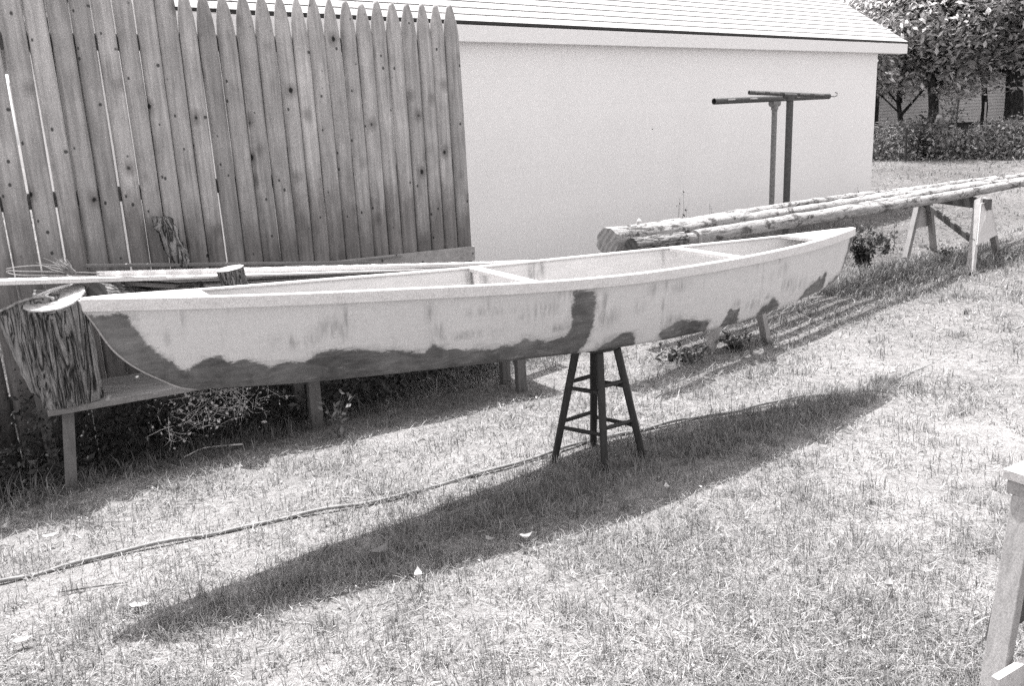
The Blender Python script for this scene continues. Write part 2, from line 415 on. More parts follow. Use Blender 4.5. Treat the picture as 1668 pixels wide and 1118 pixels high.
# tufts: taller, greener
tx = []; 
for k in range(900):
    dd = math.exp(random.uniform(math.log(1.9), math.log(14))); t_ = random.uniform(-.65, .65)
    cx, cy = dd*math.sin(t_), dd*math.cos(t_); r = random.uniform(.03, .12)
    if soilmask(np.array([cx]), np.array([cy]))[0] > .3: continue
    for j in range(random.randint(12, 40)): tx.append((cx+random.gauss(0, r*.6), cy+random.gauss(0, r*.6), dd))
for k in range(650):
    u_ = random.uniform(-.02, 1.02); off = .05+random.gauss(0, .15)*(1-abs(2*u_-1)**2*.7)
    cx = -1.25+3.5*u_+.5*off; cy = 2.85+2.35*u_-.86*off
    for j in range(random.randint(8, 22)): tx.append((cx+random.gauss(0, .03), cy+random.gauss(0, .03), math.hypot(cx, cy)))
for fx, fy in ((.185, 4.196), (.423, 4.022), (.632, 4.16), (.40, 4.36), (1.42, 6.155), (1.887, 6.314), (4.47, 8.42), (5.28, 9.4), (1.33, 2.25)):
    for j in range(70): tx.append((fx+random.gauss(0, .035), fy+random.gauss(0, .035), math.hypot(fx, fy)))
tx = np.array(tx); n = len(tx)
gt = blades('grass_tufts', tx[:, 0], tx[:, 1], RNG.uniform(.035, .085, n), RNG.uniform(.002, .0035, n)*np.maximum(1, tx[:, 2]/4), RNG.uniform(0, 2*PI, n),
            RNG.uniform(.05, .7, n), RNG.uniform(.2, 1.0, n), np.clip(RNG.normal(.28, .2, n), 0, 1), M['grass'])
tag(gt, 'taller tufts of darker grass scattered over the lawn', 'grass tufts', kind='stuff')

# litter (bits of leaf, chips)
def leafcloud(name, P, size, shade, mat, parent=None, flatten=None, seed=0):
    r = np.random.default_rng(seed); n = len(P)
    nrm = r.normal(size=(n, 3)); 
    if flatten is not None: nrm[:, 2] = np.abs(nrm[:, 2])+flatten
    nrm /= np.linalg.norm(nrm, axis=1)[:, None]
    t = r.normal(size=(n, 3)); t -= nrm*(t*nrm).sum(1)[:, None]; t /= np.linalg.norm(t, axis=1)[:, None]; b = np.cross(nrm, t)
    s_ = size[:, None]
    V = np.stack([P-t*s_, P-b*s_*.42+nrm*s_*.12, P+t*s_, P+b*s_*.42+nrm*s_*.12], 1).reshape(-1, 3)
    i = np.arange(n)*4
    return rawmesh(name, V, [np.stack([i, i+1, i+2], 1), np.stack([i, i+2, i+3], 1)], mat, {'shade': np.repeat(shade, 4)}, parent=parent)
n = 7500
d = np.exp(RNG.uniform(math.log(1.6), math.log(16), n)); th = RNG.uniform(-.7, .7, n); x = d*np.sin(th); y = d*np.cos(th)
lit = leafcloud('leaf_litter', np.stack([x, y, gh(x, y)+RNG.uniform(.008, .03, n)], 1), np.minimum(np.abs(RNG.normal(.004, .004, n))+.003, .011)*np.maximum(1, d/6), RNG.uniform(0, .75, n)**1.3, M['dry'], flatten=2.5, seed=4)
tag(lit, 'small pale chips and dry leaf bits strewn over the grass', 'leaf litter', kind='stuff')

# larger leaves, each one a thing
def bigleaf(px, py, size, shade, label, rot, curlz=.3, name='dead_leaf'):
    p = gz(px, py, .03); me = []; fs = []; m1 = MB()
    prof = [(-1, .05), (-.6, .42), (-.15, .55), (.3, .40), (.75, .18), (1, .02)]
    vs = []
    for k, (u, w) in enumerate(prof):
        zc = curlz*u*u
        for s_ in (-1, 0, 1): vs.append(Vector((u*size, s_*w*size*(1+.25*math.sin(k*2.3)), (zc+abs(s_)*w*curlz*1.1)*size)))
    for k in range(len(prof)-1):
        for j in range(2): fs.append((k*3+j, k*3+j+1, k*3+j+4, k*3+j+3))
    R = Matrix.Rotation(rot, 3, 'Z'); m1.add([R@v+p+Vector((0, 0, .012)) for v in vs], fs)
    m1.add([R@Vector(v)+p+Vector((0, 0, .012)) for v in ((size, -.02*size, curlz*size), (size*1.8, 0, curlz*size*.6), (size, .02*size, curlz*size))], [(0, 1, 2)])
    o = m1.build(name, M['dry'], origin=p)
    at = o.data.attributes.new('shade', 'FLOAT', 'POINT'); at.data.foreach_set('value', [shade]*len(o.data.vertices))
    so = o.modifiers.new('s', 'SOLIDIFY'); so.thickness = .0015
    return tag(o, label, 'leaf')
bigleaf(620, 905, .045, .15, 'large forked dead leaf at the left part of the canoe shadow', 1.0, .5)
bigleaf(682, 946, .032, .9, 'white upright leaf on the lower edge of the canoe shadow', 1.7, .9)
bigleaf(857, 882, .028, .7, 'pale curled leaf inside the canoe shadow with a dark twig beside it', .4, .8)
bigleaf(797, 884, .026, .3, 'grey leaf inside the canoe shadow, farther left than the pale curled one', 2.2, .4)
bigleaf(1086, 801, .026, .8, 'small upright pale leaf right of the stool in the canoe shadow', 1.5, .9)
bigleaf(83, 880, .032, .8, 'pale leaf on the dry grass above the hose near the left edge', .7, .5)
bigleaf(228, 992, .035, .6, 'long pale leaf flat on the grass below the hose', .1, .2)
bigleaf(38, 1050, .03, .7, 'pale round leaf near the bottom left corner of the lawn', .6, .3)
bigleaf(1455, 610, .03, .9, 'small white scrap on the open lawn at right', 1.3, .6, 'paper_scrap')
bigleaf(1447, 962, .03, .5, 'narrow pale leaf blade standing in the grass at lower right', 1.2, .9)

# ------------------------------------------------------------------ stockade fence
fence = thing('stockade_fence', 'tall weathered stockade fence of half-round pointed pickets behind the canoe', 'fence', tuple(FP+FD*-1.2))
def fs_at(px, py): return (gplane(px, py, FP, FN)-FP).dot(FD)
gaps = [(5, 200), (122, 200), (222, 200), (322, 200), (418, 200), (510, 200), (600, 200), (690, 200), (780, 200), (862, 200), (945, 200), (1028, 200), (1112, 200), (1193, 200), (1265, 200)]
b = [fs_at(a/2.6625, c/2.6625) for a, c in gaps]
b += [fs_at(500+a/2.541, 79) for a in (5, 75, 140, 203, 268, 328, 392, 455, 512, 568, 628)]
left = [b[0]-.135*k for k in range(14, 0, -1)]
b = left+b
GAPS = {0: .011, 1: .006, 2: .002, 3: .006, 4: .007, 5: .0045, 6: .004, 9: .0045, 11: .001, 22: .002, 24: .001}
for k_ in range(-14, 0): GAPS[k_] = random.choice([.002, .006])
def picket(s0, s1, top, idx, tipl, blunt):
    w = s1-s0; c_ = (s0+s1)/2; base = FP+FD*c_; m1 = MB(); K = 8
    lev = [-.2, .6, 1.1, 1.6, top-tipl, top-tipl*.62, top-tipl*.3, top-tipl*.1, top]
    sc = [1, 1, 1, 1, 1, .86, .60, (.40 if blunt else .26), (.26 if blunt else .03)]
    ph = random.uniform(0, 6); lean = random.uniform(-.0022, .0022); vs = []; fs = []
    for li, (z, k) in enumerate(zip(lev, sc)):
        off = .0035*math.sin(z*2.2+ph)+lean*(z-1.3)
        for j in range(K+1):
            a = PI*j/K
            vs.append(base+FD*(off-math.cos(a)*w/2*k*(1+random.uniform(-.015, .015)))+FN*(.004+.034*math.sin(a)*(.5+.5*k))+Vector((0, 0, z)))
    n = K+1
    for i in range(len(lev)-1):
        for j in range(K): fs.append((i*n+j, i*n+j+1, (i+1)*n+j+1, (i+1)*n+j))
        fs.append((i*n+K, i*n, (i+1)*n, (i+1)*n+K))
    t = (len(lev)-1)*n; fs.append(tuple(range(t, t+n))); fs.append(tuple(range(n))[::-1])
    m1.add(vs, fs)
    m1.v = [p - Vector((0, 0, 0)) for p in m1.v]
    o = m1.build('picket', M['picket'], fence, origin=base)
    o.rotation_euler = (0, 0, 0)
    for pl in o.data.polygons: pl.use_smooth = pl.normal.dot(FN) > .1
    return o
for i in range(len(b)-1):
    blunt = b[i] > -.92
    gl = GAPS.get(i-14, -.0015); gr_ = GAPS.get(i+1-14, -.0015)
    picket(b[i]+gl/2, b[i+1]-gr_/2, (2.475 if blunt else (2.51 if b[i] > -1.9 else 2.70))+random.uniform(-.012, .012), i, .20 if blunt else .28, blunt)
for z in (.30, 1.385, 2.21):
    m1 = MB(); m1.beam(FP+FD*(b[0]-.1)-FN*.022+Vector((0, 0, z)), FP+FD*(b[-1]-.02)-FN*.022+Vector((0, 0, z)), .045, .085)
    m1.build('rail', M['rail'], fence)
for s_ in (b[-1]-.10, b[-1]-2.55):
    m1 = MB(); p = FP+FD*s_-FN*.085; m1.tube([p+Vector((0, 0, -.1)), p+Vector((0, 0, 2.2))], .045, 12)
    m1.build('post', M['rail'], fence)
m1 = MB(); m1.beam(FP+FD*-2.4+FN*.048+Vector((0, 0, .828)), FP+FD*.106+FN*.048+Vector((0, 0, .732)), .022, .107)
m1.build('baseboard', M['board'], fence, bevel=.003)

# ------------------------------------------------------------------ garage
KC = Vector((5.947, 14.474, 0))
WL = -10.75; WDP = 6.4; EZ = 2.42
gar = thing('garage', 'white windowless garage with pale shingled roof behind the fence', 'building', tuple(KC+BD*(WL/2)))
def wallmesh(corners, name='wall'):
    m1 = MB(); m1.add(corners, [tuple(range(len(corners)))]); return m1
A = KC+BD*WL; Bc = KC; Cc = KC+BN*WDP; Dc = A+BN*WDP
TH = math.radians(33)
def face(name, pts, mat, u, v, org, parent):
    m1 = MB(); m1.add(pts, [tuple(range(len(pts)))]); o = m1.build(name, mat, parent)
    uvl = o.data.uv_layers.new(name='UV')
    for lp in o.data.loops:
        p = Vector(m1.v[lp.vertex_index])-org; uvl.data[lp.index].uv = (p.dot(u), p.dot(v))
    return o
Zv = Vector((0, 0, 1)); rz = WDP/2*math.tan(TH)
def up(p, z): return Vector((p.x, p.y, z))
# one wall mesh: a solid box with gables
m1 = MB()
b8 = [up(A, -.1), up(Bc, -.1), up(Cc, -.1), up(Dc, -.1), up(A, EZ), up(Bc, EZ), up(Cc, EZ), up(Dc, EZ), up((A+Dc)/2, EZ+rz), up((Bc+Cc)/2, EZ+rz)]
m1.add(b8, [(0, 1, 5, 4), (1, 2, 6, 9, 5), (2, 3, 7, 6), (3, 0, 4, 8, 7), (0, 3, 2, 1), (4, 5, 9, 8), (7, 8, 9, 6)])
wo_ = m1.build('wall', M['wall'], gar); uvl = wo_.data.uv_layers.new(name='UV')
for pl in wo_.data.polygons:
    for li in pl.loop_indices:
        p = Vector(m1.v[wo_.data.loops[li].vertex_index])-A
        uvl.data[li].uv = (p.dot(BD) if abs(pl.normal.dot(BN)) > .5 else p.dot(BN), p.z)
OV, GO = .15, .72   # eave overhang, gable overhang
RC = math.cos(TH)
def roofslope(sgn):
    """stepped shingle courses, one mesh, uv in metres"""
    m1 = MB(); uv = []
    run = WDP/2+OV; Ls = run/RC; ncr = int(Ls/.14)+1
    base0 = (A-BN*OV) if sgn > 0 else (Dc+BN*OV)
    inw = BN if sgn > 0 else -BN
    e0 = up(base0-BD*GO, EZ+.152-OV*math.tan(TH)*0-.0); e1 = up(base0+BD*(-WL+GO), e0.z)
    sl = (inw*RC+Zv*math.sin(TH)); nr = (-inw*math.sin(TH)+Zv*RC)
    LX = (e1-e0).length
    for k in range(ncr):
        s0 = k*.14; s1 = min((k+1)*.14, Ls+.01)
        a0 = e0+sl*s0+nr*.008; a1 = e1+sl*s0+nr*.008; c0 = e0+sl*s1+nr*.001; c1 = e1+sl*s1+nr*.001
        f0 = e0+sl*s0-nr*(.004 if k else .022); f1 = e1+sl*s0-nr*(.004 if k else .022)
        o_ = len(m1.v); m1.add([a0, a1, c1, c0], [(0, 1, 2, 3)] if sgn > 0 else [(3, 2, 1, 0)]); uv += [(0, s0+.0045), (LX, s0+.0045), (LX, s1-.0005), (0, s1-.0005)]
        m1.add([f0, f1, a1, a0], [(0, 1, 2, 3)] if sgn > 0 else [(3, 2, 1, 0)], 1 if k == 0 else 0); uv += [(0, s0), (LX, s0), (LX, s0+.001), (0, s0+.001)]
    # underside
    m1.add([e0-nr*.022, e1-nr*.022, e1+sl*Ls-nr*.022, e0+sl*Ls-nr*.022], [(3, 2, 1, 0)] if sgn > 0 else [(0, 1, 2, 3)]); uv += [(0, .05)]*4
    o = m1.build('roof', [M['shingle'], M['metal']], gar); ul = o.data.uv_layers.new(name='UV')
    for lp in o.data.loops: ul.data[lp.index].uv = uv[lp.vertex_index]
    return e0, e1, sl, nr, Ls
e0, e1, sl, nr, Ls = roofslope(1); r0, r1, rsl, rnr, _ = roofslope(-1)
m1 = MB(); m1.beam(e0+BN*.012+Vector((0, 0, -.10)), e1+BN*.012+Vector((0, 0, -.10)), .02, .145)
m1.build('fascia', M['fascia'], gar)
m1 = MB(); m1.hexa([e0+BN*.022-Zv*.172, e1+BN*.022-Zv*.172, e1+BN*(OV-.002)-Zv*.172, e0+BN*(OV-.002)-Zv*.172, e0+BN*.022-Zv*.16, e1+BN*.022-Zv*.16, e1+BN*(OV-.002)-Zv*.16, e0+BN*(OV-.002)-Zv*.16])
m1.build('soffit', M['fascia'], gar)
for q0 in (e0+BD*.012, e1-BD*.012):
    m1 = MB(); m1.beam(q0-nr*.085+sl*.03, q0-nr*.085+sl*Ls, .02, .12, up=nr); m1.build('rake_board', M['fascia'], gar)
for q0 in (r0+BD*.012, r1-BD*.012):
    m1 = MB(); m1.beam(q0-rnr*.085+rsl*.03, q0-rnr*.085+rsl*Ls, .02, .12, up=rnr); m1.build('rake_board', M['fascia'], gar)

# ------------------------------------------------------------------ canoe
CL = Vector((-1.54, 3.17, 0)); CR = Vector((2.10, 5.33, 0)); CLEN = (CR-CL).length; CD = (CR-CL).normalized(); CN = Vector((CD.y, -CD.x, 0))
Tt = [-.006, .02, .08, .14, .2, .26, .32, .38, .44, .5, .56, .62, .68, .74, .8, .86, .92, .98, 1.001]
Ww = [.008, .036, .085, .127, .17, .205, .235, .268, .30, .322, .326, .312, .287, .255, .213, .163, .104, .031, .008]
Zz = [1.137, 1.126, 1.101, 1.079, 1.059, 1.040, 1.020, 1.001, .985, .972, .962, .955, .949, .945, .942, .941, .944, .951, .953]
Cz = [.725, .724, .724, .700, .682, .670, .656, .643, .630, .618, .607, .598, .592, .592, .597, .604, .612, .621, .621]
def sminterp(x, xp, fp):
    y = np.interp(x, xp, fp)
    for dd in (-.03, -.015, .015, .03): y = y + np.interp(np.clip(x+dd, xp[0], xp[-1]), xp, fp)
    return y/5
def Wf(t):
    s_ = np.clip(np.minimum(t+.006, 1.001-t)/.05, 0, 1)
    return sminterp(t, Tt, Ww)*s_+np.interp(t, Tt, Ww)*(1-s_)
def Sf(t): return sminterp(t, Tt, Zz)
def Cf(t): return sminterp(t, Tt, Cz)
stL = [(-.006, 1.136), (-.002, 1.097), (.002, 1.06), (.006, 1.024), (.011, .973), (.017, .925), (.027, .872), (.038, .829), (.05, .792), (.061, .758), (.071, .736), (.085, .722)]
stR = [(1.001, .95), (.998, .908), (.992, .851), (.980, .733), (.972, .69), (.960, .645), (.940, .622)]
def stem(z, st):
    zz = np.array([p[1] for p in st])[::-1]; tt = np.array([p[0] for p in st])[::-1]; return np.interp(z, zz, tt)
NU, NV = 420, 22
u = np.linspace(0, 1, NU); v = np.concatenate([np.linspace(0, 1, NV), [1.03, 1.10, 1.25, 1.5, 2.0]])
rows = []; TT = []; ZZ = []
for vv in v:
    v1 = min(vv, 1.0)
    tL = stem(1.136-(1.136-.725)*v1, stL); tR = stem(.95-(.95-.621)*v1, stR)
    if vv > 1: tL += .004*(vv-1); tR -= .004*(vv-1)
    t = tL+(tR-tL)*u
    tt0 = -.006+1.007*u
    z = Sf(tt0)*(1-v1)+Cf(-.0+1.0*np.clip(t, 0, 1))*v1
    w = Wf(tt0)*(1-.17*v1**2.2)*(1-.35*v1*np.exp(-np.minimum(u, 1-u)*40))
    if vv > 1: k = (vv-1); w = w*(1-k); z = z-.004*min(1, k*3)*np.clip(np.minimum(u, 1-u)*15, 0, 1)
    rows.append((t, w, z))
V = []; TA = []; ZA = []; SG = []
nvv = len(v)
for side in (1, -1):
    rng = range(nvv) if side == 1 else range(nvv-2, -1, -1)
    for r in rng:
        t, w, z = rows[r]
        V.append(np.stack([CL.x+CD.x*CLEN*t+CN.x*w*side, CL.y+CD.y*CLEN*t+CN.y*w*side, z], 1)); TA.append(t); ZA.append(z); SG.append(np.full(NU, side))
V = np.concatenate(V); TA = np.concatenate(TA); ZA = np.concatenate(ZA); SG = np.concatenate(SG)
nr_ = len(V)//NU; idx = np.arange(nr_*NU).reshape(nr_, NU)
fq = np.stack([idx[:-1, :-1], idx[:-1, 1:], idx[1:, 1:], idx[1:, :-1]], -1).reshape(-1, 4)[:, ::-1]
polys = [[(-.03, 1.078), (.018, 1.072), (.029, 1.059), (.036, .985), (.046, .92), (.064, .837), (.073, .807), (.087, .846), (.101, .85), (.108, .821), (.122, .824), (.148, .782), (.154, .798), (.176, .789), (.189, .819), (.212, .812), (.26, .779), (.294, .751), (.301, .778), (.317, .744), (.344, .723), (.399, .718), (.403, .735), (.435, .712), (.454, .723), (.458, .743), (.459, .93), (.487, .925), (.485, .755), (.48, .671), (.465, .60), (.4, .55), (-.03, .55)],
         [(.49, .58), (.498, .628), (.511, .661), (.523, .677), (.542, .678), (.547, .63), (.55, .58)],
         [(.581, .63), (.586, .655), (.600, .672), (.613, .682), (.64, .672), (.668, .648), (.66, .57), (.60, .57)],
         [(.685, .58), (.69, .60), (.70, .682), (.709, .665), (.719, .669), (.722, .58)],
         [(.762, .60), (.769, .648), (.783, .655), (.787, .682), (.795, .674), (.797, .655), (.809, .629), (.811, .58), (.77, .58)],
         [(.860, .60), (.872, .672), (.883, .677), (.888, .69), (.897, .683), (.905, .72), (.912, .70), (.920, .735), (.927, .72), (.927, .60)],
         [(.937, .60), (.941, .655), (.955, .665), (.960, .685), (.972, .68), (.99, .68), (.98, .55)],
         [(.978, .75), (.985, .85), (.990, .93), (1.01, .93), (1.0, .6), (.965, .6)]]
def psd(px, py, poly):
    P = np.array(poly)*[CLEN, 1]; n = len(P); dmin = np.full(px.shape, 9.0); ins = np.zeros(px.shape, bool)
    for i in range(n):
        a = P[i]; b_ = P[(i+1) % n]; e = b_-a; k = np.clip(((px-a[0])*e[0]+(py-a[1])*e[1])/(e@e), 0, 1)
        dmin = np.minimum(dmin, np.hypot(px-a[0]-k*e[0], py-a[1]-k*e[1]))
        c_ = ((a[1] > py) != (b_[1] > py)) & (px < (b_[0]-a[0])*(py-a[1])/(b_[1]-a[1]+1e-12)+a[0]); ins ^= c_
    return np.where(ins, dmin, -dmin)
sd = np.max([psd(TA*CLEN, ZA, p) for p in polys], axis=0)
smud = np.zeros_like(TA); ex = [(random.uniform(.12, .95), random.uniform(.68, .95), random.uniform(.003, .02), random.uniform(.01, .05)) for _ in range(34)]
for (ct, cz, rt, rz_) in ((.072, 1.02, .003, .05), (.06, .955, .003, .03), (.217, .94, .004, .08), (.17, .88, .02, .03), (.425, .85, .006, .03), (.566, .88, .008, .03), (.584, .79, .01, .03), (.547, .80, .008, .03), (.60, .70, .02, .03), (.75, .68, .02, .03), (.85, .70, .02, .04), (.30, .92, .006, .04), (.33, .80, .03, .015), (.5, .86, .006, .05), (.50, .64, .01, .03), *ex):
    smud = np.maximum(smud, np.exp(-((TA-ct)/rt)**2-((ZA-cz)/rz_)**2))
smin = np.zeros_like(TA)
for (ct, cz, rt, rz_) in ((.41, .94, .008, .06), (.43, .93, .004, .05), (.50, .93, .010, .08), (.515, .93, .004, .05), (.70, .92, .003, .06), (.72, .93, .003, .04)):
    smin = np.maximum(smin, np.exp(-((TA-ct)/rt)**2-((ZA-cz)/rz_)**2))
canoe = thing('canoe', 'unfinished pale wooden canoe with dark primer patches balanced on a dark stool', 'canoe', tuple((CL+CR)/2+Zv*.6))
hull = rawmesh('hull', V, [fq], M['hull'], {'paint': sd, 'smudge': smud, 'smudge_in': smin})
hull.data.materials.append(M['hullin'])
hull.data.polygons.foreach_set('use_smooth', [True]*len(hull.data.polygons))
hull.parent = canoe; hull.location = -canoe.location
so = hull.modifiers.new('s', 'SOLIDIFY'); so.thickness = .007; so.offset = -1; so.material_offset = 1; so.material_offset_rim = 1
def gunw(side):
    m1 = MB(); tt = np.linspace(-.004, .9995, 90); vs = []; fs = []
    w = Wf(tt); z = Sf(tt)
    for i, t in enumerate(tt):
        c_ = CL+CD*CLEN*t
        hh = .040
        o_ = .019*min(1, .3+min(t+.004, 1-t)*30)
        for (a, b_) in ((w[i]-.012, .006), (w[i]+o_-.002, .006), (w[i]+o_, .003), (w[i]+o_*.92, -hh), (w[i]+.0005, -hh), (w[i]+.0005, -.001), (w[i]-.012, -.001)):
            vs.append(c_+CN*side*max(a, .0005)+Zv*(z[i]+b_))
    k = 7
    for i in range(len(tt)-1):
        for j in range(k):
            f = (i*k+j, i*k+(j+1) % k, (i+1)*k+(j+1) % k, (i+1)*k+j); fs.append(f if side < 0 else f[::-1])
    n_ = len(vs)-k; fs.append(tuple(range(k)) if side > 0 else tuple(range(k))[::-1]); fs.append(tuple(range(n_, n_+k)))
    m1.add(vs, fs); return m1.build('gunwale', M['trim'], canoe)
gn = gunw(1); gunw(-1)
for st, sg, nm in ((stL, -1, 'stem'), (stR, 1, 'stem')):
    pp = [CL+CD*CLEN*(tq+sg*.0008)+Zv*zq for tq, zq in st]
    pp = smooth_pts(pp, 4)[3:] if sg < 0 else smooth_pts(pp, 4)[2:]
    m1 = MB(); m1.tube(pp, .0048, 8); m1.build(nm, M['horse'], canoe, smooth=True)
for px, py in ((162, 493.5), (208, 492.5), (293, 490), (1202, 430)):
    best = None
    for t in np.linspace(0, 1, 600):
        p = CL+CD*CLEN*t+CN*(float(Wf(np.array([t]))[0])+.019); z = float(Sf(np.array([t]))[0])-.017; q_ = p+Zv*z-CAM
        kx = 834+F*q_.dot(RT)/q_.dot(FW)
        if best is None or abs(kx-px) < best[0]: best = (abs(kx-px), p+Zv*z)
    m1 = MB(); m1.tube([best[1]-CN*.006, best[1]+CN*.0015], .0055, 8); m1.build('nail', M['nail'], gn)
def deck(t0, t1):
    m1 = MB(); tt = np.linspace(t0, t1, 14); top = []; 
    for sg in (1, -1):
        for t in (tt if sg > 0 else tt[::-1]):
            w = max(.001, float(Wf(np.array([t]))[0])-.004); top.append(CL+CD*CLEN*t+CN*sg*w+Zv*(float(Sf(np.array([t]))[0])+.0085))
    n_ = len(top); bot = [p-Zv*.016 for p in top]
    m1.add(top+bot, [tuple(range(n_)), tuple(range(n_, 2*n_))[::-1]]+[(i, i+n_, (i+1) % n_+n_, (i+1) % n_) for i in range(n_)])
    return m1.build('deck', M['trim'], canoe)
deck(-.002, .098); deck(.885, .998)
for t in (.415, .715):
    w = float(Wf(np.array([t]))[0]); z = float(Sf(np.array([t]))[0]); p = CL+CD*CLEN*t
    m1 = MB(); m1.beam(p+CN*(w-.008)+Zv*(z-.004), p-CN*(w-.008)+Zv*(z-.004), .055, .018); m1.build('thwart', M['trim'], canoe, bevel=.002)
for t in (.415,):
    w = float(Wf(np.array([t]))[0]); z = float(Sf(np.array([t]))[0]); p = CL+CD*CLEN*t-CN*(w*.97-.016)
    m1 = MB(); m1.beam(p+Zv*(z-.015), p+CN*.03+Zv*(z-.25), .03, .012, up=CN); m1.build('rib', M['ply'], canoe)

# ------------------------------------------------------------------ stool
SC = Vector((.415, 4.19, 0)); stool = thing('stool', 'dark four-legged wooden stool holding up the middle of the canoe', 'stool', tuple(SC))
foot = [Vector((.185, 4.196, 0)), Vector((.423, 4.022, 0)), Vector((.632, 4.160, 0)), Vector((.40, 4.36, 0))]
TOPZ = .607
tops = [SC+(f-SC)*.44+Zv*(TOPZ-.02) for f in foot]
legs = []
for f, t in zip(foot, tops):
    m1 = MB(); dirv = (t-f).normalized(); rad = (f-SC).normalized(); vs = []
    m1.beam(f-dirv*.02, t, .033, .033, up=rad, w2=.038, h2=.038)
    m1.build('leg', M['stool'], stool, bevel=.009, origin=f)
for i in range(4):
    for kz in (.33, .68):
        j = (i+1) % 4; kk = kz + (.03 if i % 2 else -.02)
        a = foot[i].lerp(tops[i], kk); b_ = foot[j].lerp(tops[j], kk)
        m1 = MB(); m1.tube([a, (a+b_)/2, b_], [.009, .0115, .009], 10); m1.build('rung', M['stool'], stool, smooth=True)
m1 = MB(); m1.tube([SC+Zv*(TOPZ-.020), SC+Zv*(TOPZ-.016), SC+Zv*(TOPZ-.006), SC+Zv*TOPZ], [.10, .105, .105, .10], 40); m1.build('seat', M['stool'], stool, smooth=False)

# ------------------------------------------------------------------ sawhorses
def sawhorse(name, label, A, B, h, foots, legw=.085, mat='horse', gus=True, brace=True, beamh=.11):
    t = thing(name, label, 'sawhorse', tuple(((A+B)/2)*1.0)); A = Vector(A); B = Vector(B); d = (B-A).normalized(); sd_ = d.cross(Zv)
    m1 = MB(); m1.beam(A-d*.12+Zv*(h-beamh/2), B+d*.12+Zv*(h-beamh/2), .042, beamh); m1.build('beam', M['horsed'], t, bevel=.003)
    for k, (P, fp) in enumerate(((A, foots[0]), (A, foots[1]), (B, foots[2]), (B, foots[3]))):
        f = Vector(fp); s_ = 1 if (f-P).dot(sd_) > 0 else -1
        top = P+sd_*s_*.043+Zv*(h-.012)
        m1 = MB(); m1.beam(f-Zv*.03, top, .036, legw, up=d); m1.build('leg', M[mat], t, bevel=.003, origin=f)
    for P, e, fa, fb in ((A, -1, foots[0], foots[1]), (B, 1, foots[2], foots[3])):
        if not gus: continue
        fa, fb = Vector(fa), Vector(fb); hi = .94; lo_ = .40
        ta = P+sd_*(.05 if (fa-P).dot(sd_) > 0 else -.05)+Zv*h; tb = P+sd_*(.05 if (fb-P).dot(sd_) > 0 else -.05)+Zv*h
        off = d*e*(legw/2+.002)
        pts = [fa.lerp(ta, hi)+off, fb.lerp(tb, hi)+off, fb.lerp(tb, lo_)+off, fa.lerp(ta, lo_)+off]
        m1 = MB(); m1.prism(pts, d*e*.012); m1.build('gusset', M['ply'], t)
    if brace:
        m1 = MB(); fa = Vector(foots[0]); ta = A+Zv*h; q0 = fa.lerp(ta, .42); q1 = B+Zv*(h-.13)
        m1.beam(q0, q1, .03, .06); m1.build('brace', M['horsed'], t)
    return t
fA = Vector((4.83, 8.98, 0)); fB = Vector((4.68, 9.92, 0))
sawhorse('sawhorse', 'wooden sawhorse with plywood gussets under the far part of the peeled poles', fA, fB, .685,
         [(4.47, 8.42, 0), (5.28, 9.40, 0), (4.44, 9.75, 0), (4.93, 10.12, 0)])
nA = Vector((1.66, 6.20, 0)); nB = Vector((1.40, 7.05, 0))
sawhorse('sawhorse', 'wooden sawhorse seen beneath the canoe right end, carrying the near ends of the poles', nA, nB, .77,
         [(1.419, 6.155, 0), (1.887, 6.314, 0), (1.15, 7.0, 0), (1.66, 7.15, 0)], gus=False, brace=False)
# foreground sawhorse
t = thing('sawhorse', 'close pale sawhorse cut off by the lower right edge of the picture', 'sawhorse', (1.9, 2.2, 0))
du = Vector((.51, -.86, 0)).normalized(); dv = Vector((.86, .51, 0)).normalized(); A_ = Vector((1.455, 2.385, .62))
m1 = MB(); m1.beam(A_-du*.01+Zv*.018, A_+du*.95+Zv*.018, .125, .03); m1.build('cap_board', M['ply'], t, bevel=.002)
m1 = MB(); m1.beam(A_-du*.0-Zv*.020, A_+du*.94-Zv*.020, .110, .04); m1.build('beam', M['horse'], t, bevel=.002)
for k in (0, .78):
    for s_ in (-1, 1):
        top = A_+du*(k+.05)+dv*s_*.04-Zv*.042; ft = Vector((A_.x, A_.y, -.02))+du*(k+.10)+dv*s_*.215
        m1 = MB(); m1.beam(ft, top, .066, .034, up=dv); m1.build('leg', M['horse'], t, bevel=.003)
    m1 = MB(); c_ = Vector((A_.x, A_.y, 0))+du*(k+.145)
    m1.beam(c_-dv*.285+Zv*.105, c_+dv*.285+Zv*.105, .022, .075); m1.build('cross_rail', M['ply'], t, bevel=.002)
    m1 = MB(); c_ = Vector((A_.x, A_.y, 0))+du*(k+.035)
    m1.prism([c_-dv*.135+Zv*.14, c_+dv*.135+Zv*.14, c_+dv*.05+Zv*.50, c_-dv*.05+Zv*.50], -du*.012); m1.build('gusset', M['horsed'], t)  # dark panel: the shade between the legs is put into its colour

